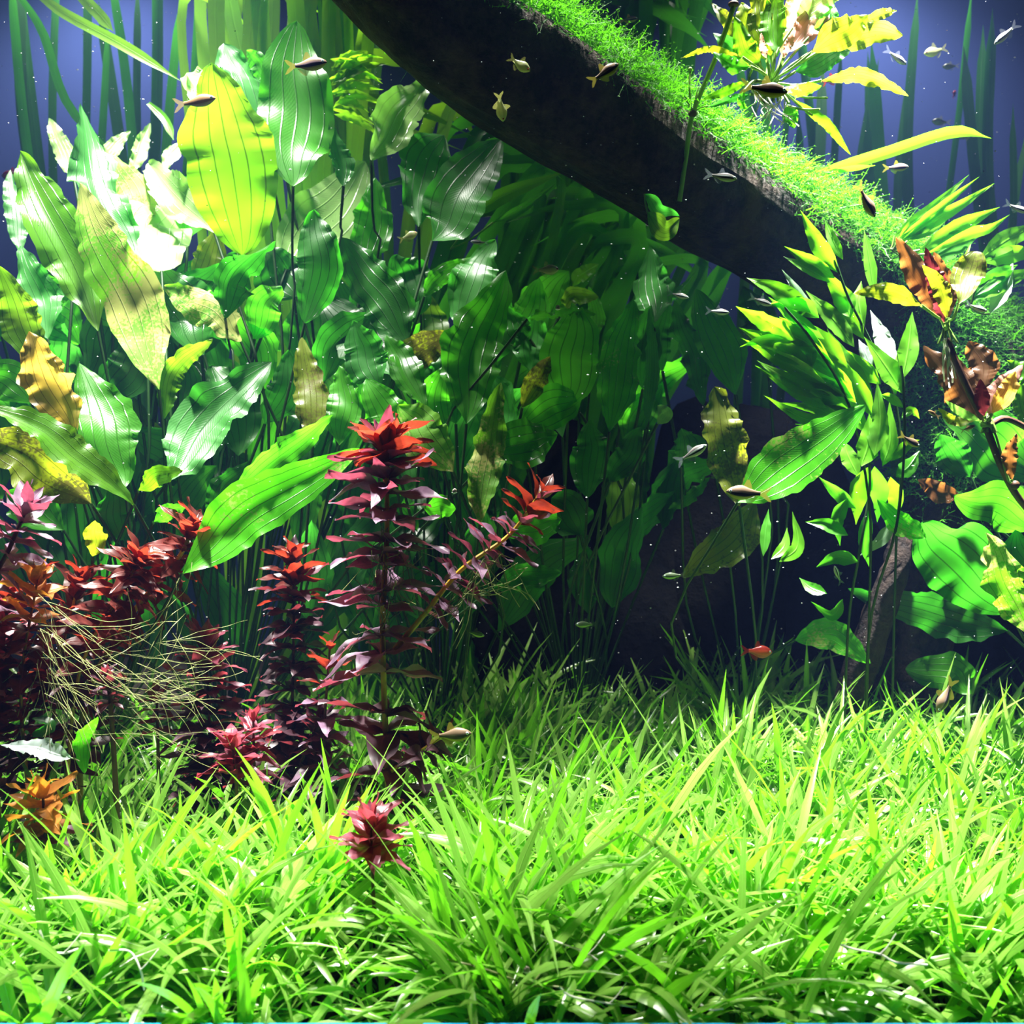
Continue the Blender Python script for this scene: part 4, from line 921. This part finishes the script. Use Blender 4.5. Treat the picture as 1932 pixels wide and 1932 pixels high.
# runners and white roots over the front grass
for pts, D, lb, mt in (
 ([(815, 1805), (905, 1825), (1000, 1858), (1055, 1862), (1160, 1885)], .80, 'long pale runner crossing the front grass towards the right', root_m),
 ([(1055, 1862), (1080, 1880), (1150, 1893), (1200, 1900)], .79, 'white runner branch forking off low in the front grass', rootw_m),
 ([(1570, 1776), (1610, 1790), (1660, 1800), (1690, 1815), (1750, 1820)], .80, 'white wavy root lying over the grass at the right', rootw_m),
 ([(1020, 1765), (1060, 1780), (1110, 1800), (1150, 1830)], .82, 'white root curving through the middle of the front grass', rootw_m),
 ([(750, 1790), (790, 1810), (820, 1860), (832, 1920)], .80, 'yellow-green runner arching down to the tank rim', stemg_m),
 ([(75, 1755), (90, 1790), (120, 1798), (148, 1790)], .81, 'thin white root hooked over the left grass', rootw_m),
 ([(205, 1793), (245, 1795), (265, 1830), (272, 1868)], .80, 'thin white root hanging down at the left grass', rootw_m),
 ([(1322, 1895), (1340, 1905), (1365, 1903)], .79, 'short white root low on the right grass front', rootw_m)):
    g = Geo(); p = [P(x, y, D-.012+rnd.uniform(-.004, .004)) for x, y in pts]; t = thing('runner', p[0], lb, 'root')
    g.tube(cr(p, 20), M(2.0, D), 5); build(g, 'strand', mt, t)
    g = Geo(); i = len(p)//2; g.tube(cr([p[i], p[i]+Vector((.006, 0, .006)), p[i]+Vector((.014, .002, .016))], 5), M(1.2, D), 4); build(g, 'side_root', mt, t)

# ------------------------------------------------------------------ fish
FT = {}
def fish_meshes(kind, deep=.30, thick=.5):
    if kind in FT: return FT[kind]
    g = Geo(); rows = []; uvs = []; n = 18; k = 14
    TOP = [(0, .012), (.05, .052), (.12, .085), (.22, .118), (.35, .145), (.46, .15), (.6, .12), (.8, .068), (.92, .046), (1, .048)]
    BOT = [(0, -.012), (.05, -.046), (.12, -.082), (.22, -.122), (.35, -.15), (.48, -.152), (.62, -.128), (.8, -.075), (.92, -.048), (1, -.048)]
    def itp(tab, t):
        for (t0, v0), (t1, v1) in zip(tab, tab[1:]):
            if t <= t1: return v0+(v1-v0)*(t-t0)/(t1-t0)
        return tab[-1][1]
    for i in range(n+1):
        t = (i/n)**1.15; x = .5-.77*t; sc = deep/.30
        hi, lo = itp(TOP, t)*sc, itp(BOT, t)*sc; h = (hi-lo)/2; zc = (hi+lo)/2
        ww = h*thick*(1.25 if t < .3 else 1.25-.75*(t-.3)/.7)
        rows.append([Vector((x, ww*math.sin(2*math.pi*j/k), zc-h*math.cos(2*math.pi*j/k))) for j in range(k+1)])
        uvs.append([(t, .5-.5*math.cos(2*math.pi*j/k)) for j in range(k+1)])
    g.grid(rows, uvs); sk, fn = FM[kind]
    body = g.mesh('body', sk)
    def fin(name, outline, nx=0.0):
        q = Geo(); q.v = [Vector((a, nx*abs(b), b)) for a, b in outline]; q.uv = [(0, 0)]*len(outline); q.f = [tuple(range(len(outline)))]
        return q.mesh(name, fn)
    tail = fin('tail_fin', [(-.25, .04), (-.33, .075), (-.47, .17), (-.53, .175), (-.47, .07), (-.40, 0), (-.47, -.07), (-.53, -.175), (-.47, -.17), (-.33, -.075), (-.25, -.04)])
    top = deep*.5
    dors = fin('dorsal_fin', [(.12, top*.9), (.05, top+.13), (-.01, top+.13), (-.06, top+.02), (-.08, top*.6), (.02, top*.8)])
    anal = fin('anal_fin', [(.06, -top*.9), (.0, -top-.10), (-.06, -top-.09), (-.14, -top-.02), (-.24, -top*.35), (-.08, -top*.6)])
    pect = fin('pectoral_fin', [(.24, -.06), (.14, -.11), (.10, -.15), (.18, -.06)], .5)
    e = Geo(); rows = []; uvs = []
    for i in range(6):
        a = math.pi*i/5; rows.append([Vector((.040*math.sin(a)*math.cos(b*math.pi/4), .016*math.cos(a), .040*math.sin(a)*math.sin(b*math.pi/4))) for b in range(9)]); uvs.append([(0, 0)]*9)
    e.grid(rows, uvs); eye = e.mesh('eye', eyer_m if kind == 'lemon' else eye_m)
    q = Geo(); q.grid([[v*.55+Vector((0, 0, 0)) for v in r] for r in rows], uvs); pup = q.mesh('pupil', pupil_m)
    FT[kind] = (body, tail, dors, anal, pect, eye, pup, deep, thick); return FT[kind]
DEEP = {'striped': (.33, .5), 'bronze': (.30, .5), 'neon': (.27, .5), 'lemon': (.40, .45), 'green': (.30, .5), 'red': (.42, .5)}
def fish(kind, px, py, ln, ang, D, label, yaw=0, nm=None):
    body, tail, dors, anal, pect, eye, pup, deep, thick = fish_meshes(kind, *DEEP[kind])
    t = thing({'striped': 'striped_tetra', 'bronze': 'bronze_tetra', 'neon': 'neon_tetra', 'lemon': 'lemon_tetra', 'green': 'green_tetra', 'red': 'red_platy'}[kind], P(px, py, D), label, 'fish')
    a = math.radians(ang); d = Vector((math.cos(a), 0, math.sin(a)))
    yw = math.radians(yaw+rnd.uniform(-12, 12)); d = Vector((d.x*math.cos(yw), math.sin(yw), d.z*math.cos(yw))) if abs(d.x) > .2 else (d+Vector((0, .25, 0))).normalized()
    up = Vector((0, 0, 1)) if abs(d.z) < .93 else Vector((1 if d.z < 0 else -1, 0, 0))
    x = d.normalized(); y = up.cross(x).normalized(); z = x.cross(y); s = M(ln, D)
    t.rotation_euler = Matrix((x, y, z)).transposed().to_euler(); t.scale = (s, s, s)
    b = put('body', body, t)
    for nmx, m in (('tail_fin', tail), ('dorsal_fin', dors), ('anal_fin', anal)): put(nmx, m, t)
    put('pectoral_fin', pect, t); put('pectoral_fin', pect, t, Matrix.Scale(-1, 4, (0, 1, 0)))
    if ln > 30:
        for sd in (-1, 1):
            eo = put('eye', eye, t, Matrix.Translation((.408, sd*deep/.30*.083*thick*1.12, .018)))
            put('pupil', pup, eo, Matrix.Translation((.006, sd*.009, 0)))
    return t
F = [
 ('striped', 578, 122, 80, 4, 1.22, 'black-striped tetra with yellow belly swimming before the tallest oval leaf'),
 ('bronze', 368, 192, 80, 9, 1.20, 'bronze tetra swimming right beside the white leaf tip'),
 ('striped', 1140, 138, 66, 34, 1.02, 'striped tetra rising steeply in front of the bright log moss'),
 ('striped', 1442, 168, 88, -8, 1.05, 'striped tetra in front of the floating plantlet\'s roots'),
 ('striped', 1634, 378, 72, -58, 1.12, 'striped tetra diving steeply beside the narrow fern leaves'),
 ('striped', 1412, 930, 84, 176, 1.08, 'striped tetra facing left at the base of the long toothed leaf'),
 ('striped', 1784, 1312, 72, -118, 1.20, 'striped tetra nosing down into the moss cushion'),
 ('striped', 850, 1387, 82, 7, .99, 'striped tetra skimming over a purple side shoot at the grass'),
 ('striped', 1186, 37, 36, 8, 1.45, 'small striped tetra above the mossy log among ribbon grass'),
 ('striped', 1690, 316, 46, 0, 1.35, 'small striped tetra beneath the arching strap leaf'),
 ('lemon', 980, 121, 50, -38, 1.02, 'pale lemon tetra diving across the dark log'),
 ('lemon', 1030, 509, 50, 4, 1.30, 'dim lemon tetra before the ribbon grass under the log'),
 ('lemon', 770, 446, 38, 25, 1.34, 'small lemon tetra below the veined spoon-shaped leaf'),
 ('lemon', 945, 202, 52, -80, 1.04, 'slender tetra swimming straight down along the log\'s edge'),
 ('neon', 1360, 333, 62, -9, 1.06, 'silver-striped tetra in front of the dark wood under the moss'),
 ('neon', 1690, 107, 52, -30, 1.35, 'silver-striped tetra right of the floating yellow leaves'),
 ('lemon', 1765, 96, 48, 197, 1.45, 'pale tetra facing left in open blue water by the floating leaves'),
 ('neon', 1898, 64, 54, 222, 1.25, 'silver-striped tetra heading down at the upper right corner'),
 ('neon', 1305, 856, 66, 30, 1.10, 'silver-striped tetra rising beside the olive sword leaf'),
 ('neon', 1280, 557, 40, -14, 1.25, 'tiny silver-striped tetra near the dark ruffled leaf under the log'),
 ('neon', 1435, 568, 46, -20, 1.22, 'silver-striped tetra between willow leaves below the log'),
 ('neon', 1354, 588, 46, -4, 1.22, 'silver-striped tetra crossing the dark leaf below the log'),
 ('neon', 1842, 580, 42, -24, 1.20, 'silver-striped tetra right of the copper plantlet'),
 ('neon', 1918, 392, 48, -24, 1.25, 'silver-striped tetra at the right edge above the broad fern'),
 ('striped', 1716, 831, 46, -30, 1.14, 'little striped tetra before the hanging moss and willow leaves'),
 ('neon', 1581, 1085, 38, 112, 1.24, 'silver-striped tetra swimming upward in the dark hollow'),
 ('green', 1272, 1086, 44, 184, 1.25, 'greenish tetra facing left in the dark middle of the tank'),
 ('green', 896, 1195, 38, -15, 1.08, 'greenish tetra behind the thin roots of the leaning branch'),
 ('green', 1106, 1178, 42, 180, 1.35, 'barely lit green tetra deep in the shade over the grass'),
 ('neon', 905, 457, 34, 178, 1.34, 'tiny dim tetra beside the dark upright leaf under the log'),
 ('red', 1428, 1229, 58, -3, 1.24, 'red-orange fish swimming right just above the grass'),
 ('red', 24, 331, 46, 178, 1.75, 'blurred red fish in blue water at the left edge'),
 ('red', 46, 354, 26, 250, 1.8, 'small blurred red fish diving below another at the left edge'),
 ('red', 1570, 150, 38, 20, 1.32, 'red fish half hidden behind the long yellow floating leaf'),
 ('red', 1800, 178, 18, 70, 2.0, 'tiny far pink-red fish in open blue water'),
 ('lemon', 1794, 125, 30, 180, 1.9, 'far faint tetra in blue water below the corner fish'),
 ('lemon', 1776, 230, 36, 176, 1.8, 'faint tetra facing left just above the arching strap leaf'),
 ('lemon', 1822, 256, 32, 185, 1.8, 'faint tetra partly behind the arching strap leaf\'s end'),
 ('bronze', 1762, 781, 26, 150, 1.12, 'tiny brownish fish beside the lower brown plantlet'),
 ('bronze', 1826, 808, 28, 20, 1.12, 'tiny pale brown fish under the lower plantlet\'s node'),
]
for f in F: fish(*f)

# ------------------------------------------------------------------ snails and suspended specks
def snail(px, py, D, r, label):
    c = P(px, py, D); t = thing('snail', c, label, 'snail')
    g = Geo(); pts = []; 
    for i in range(40):
        a = i/39*2.3*2*math.pi; rr = r*(.10+.62*i/39); pts.append(c+Vector((rr*math.cos(a), -.25*r*(1-i/39), rr*math.sin(a)*.8)))
    g.tube(pts, lambda u: r*(.10+.30*u), 7); build(g, 'shell', snail_m, t)
    g = Geo(); g.tube(cr([c+Vector((-.9*r, 0, -.62*r)), c+Vector((0, 0, -.75*r)), c+Vector((1.1*r, 0, -.6*r))], 6), lambda u: r*(.12+.25*math.sin(math.pi*u)), 7); build(g, 'foot', speck_m, t)
snail(993, 1829, .79, M(7, .79), 'small grey-brown snail on a blade in the front grass')
snail(1052, 580, 1.27, M(5, 1.27), 'tiny pale snail on the folded top of a shaded sword leaf')
snail(857, 926, 1.06, M(5, 1.06), 'tiny snail on the leaning side branch by the tallest red stem')
snail(1060, 1588, .96, M(6, .96), 'tiny snail among sunlit blades of the carpet')
g = Geo()
for i in range(1900):
    D = rnd.uniform(.85, 2.1); px = rnd.uniform(-40, 1972); py = rnd.uniform(-40, 1330)
    c = P(px, py, D); r = M(rnd.choice((.55, .7, .8, 1.0, 1.5)), D)*rnd.uniform(.7, 1.1)
    o = len(g.v); k = rnd.uniform(.8, 1.8)
    for d in ((k, 0, 0), (-k, 0, 0), (0, 1, 0), (0, -1, 0), (0, 0, 1), (0, 0, -1)): g.v.append(c+Vector(d)*r)
    for a in (0, 1):
        for b in (2, 3):
            for e in (4, 5): g.f.append((o+a, o+b, o+e))
g.uv = []
tag(put('water_specks', g.mesh('water_specks', speck_m)), 'fine pale specks drifting everywhere in the open water', 'particles', kind='stuff')
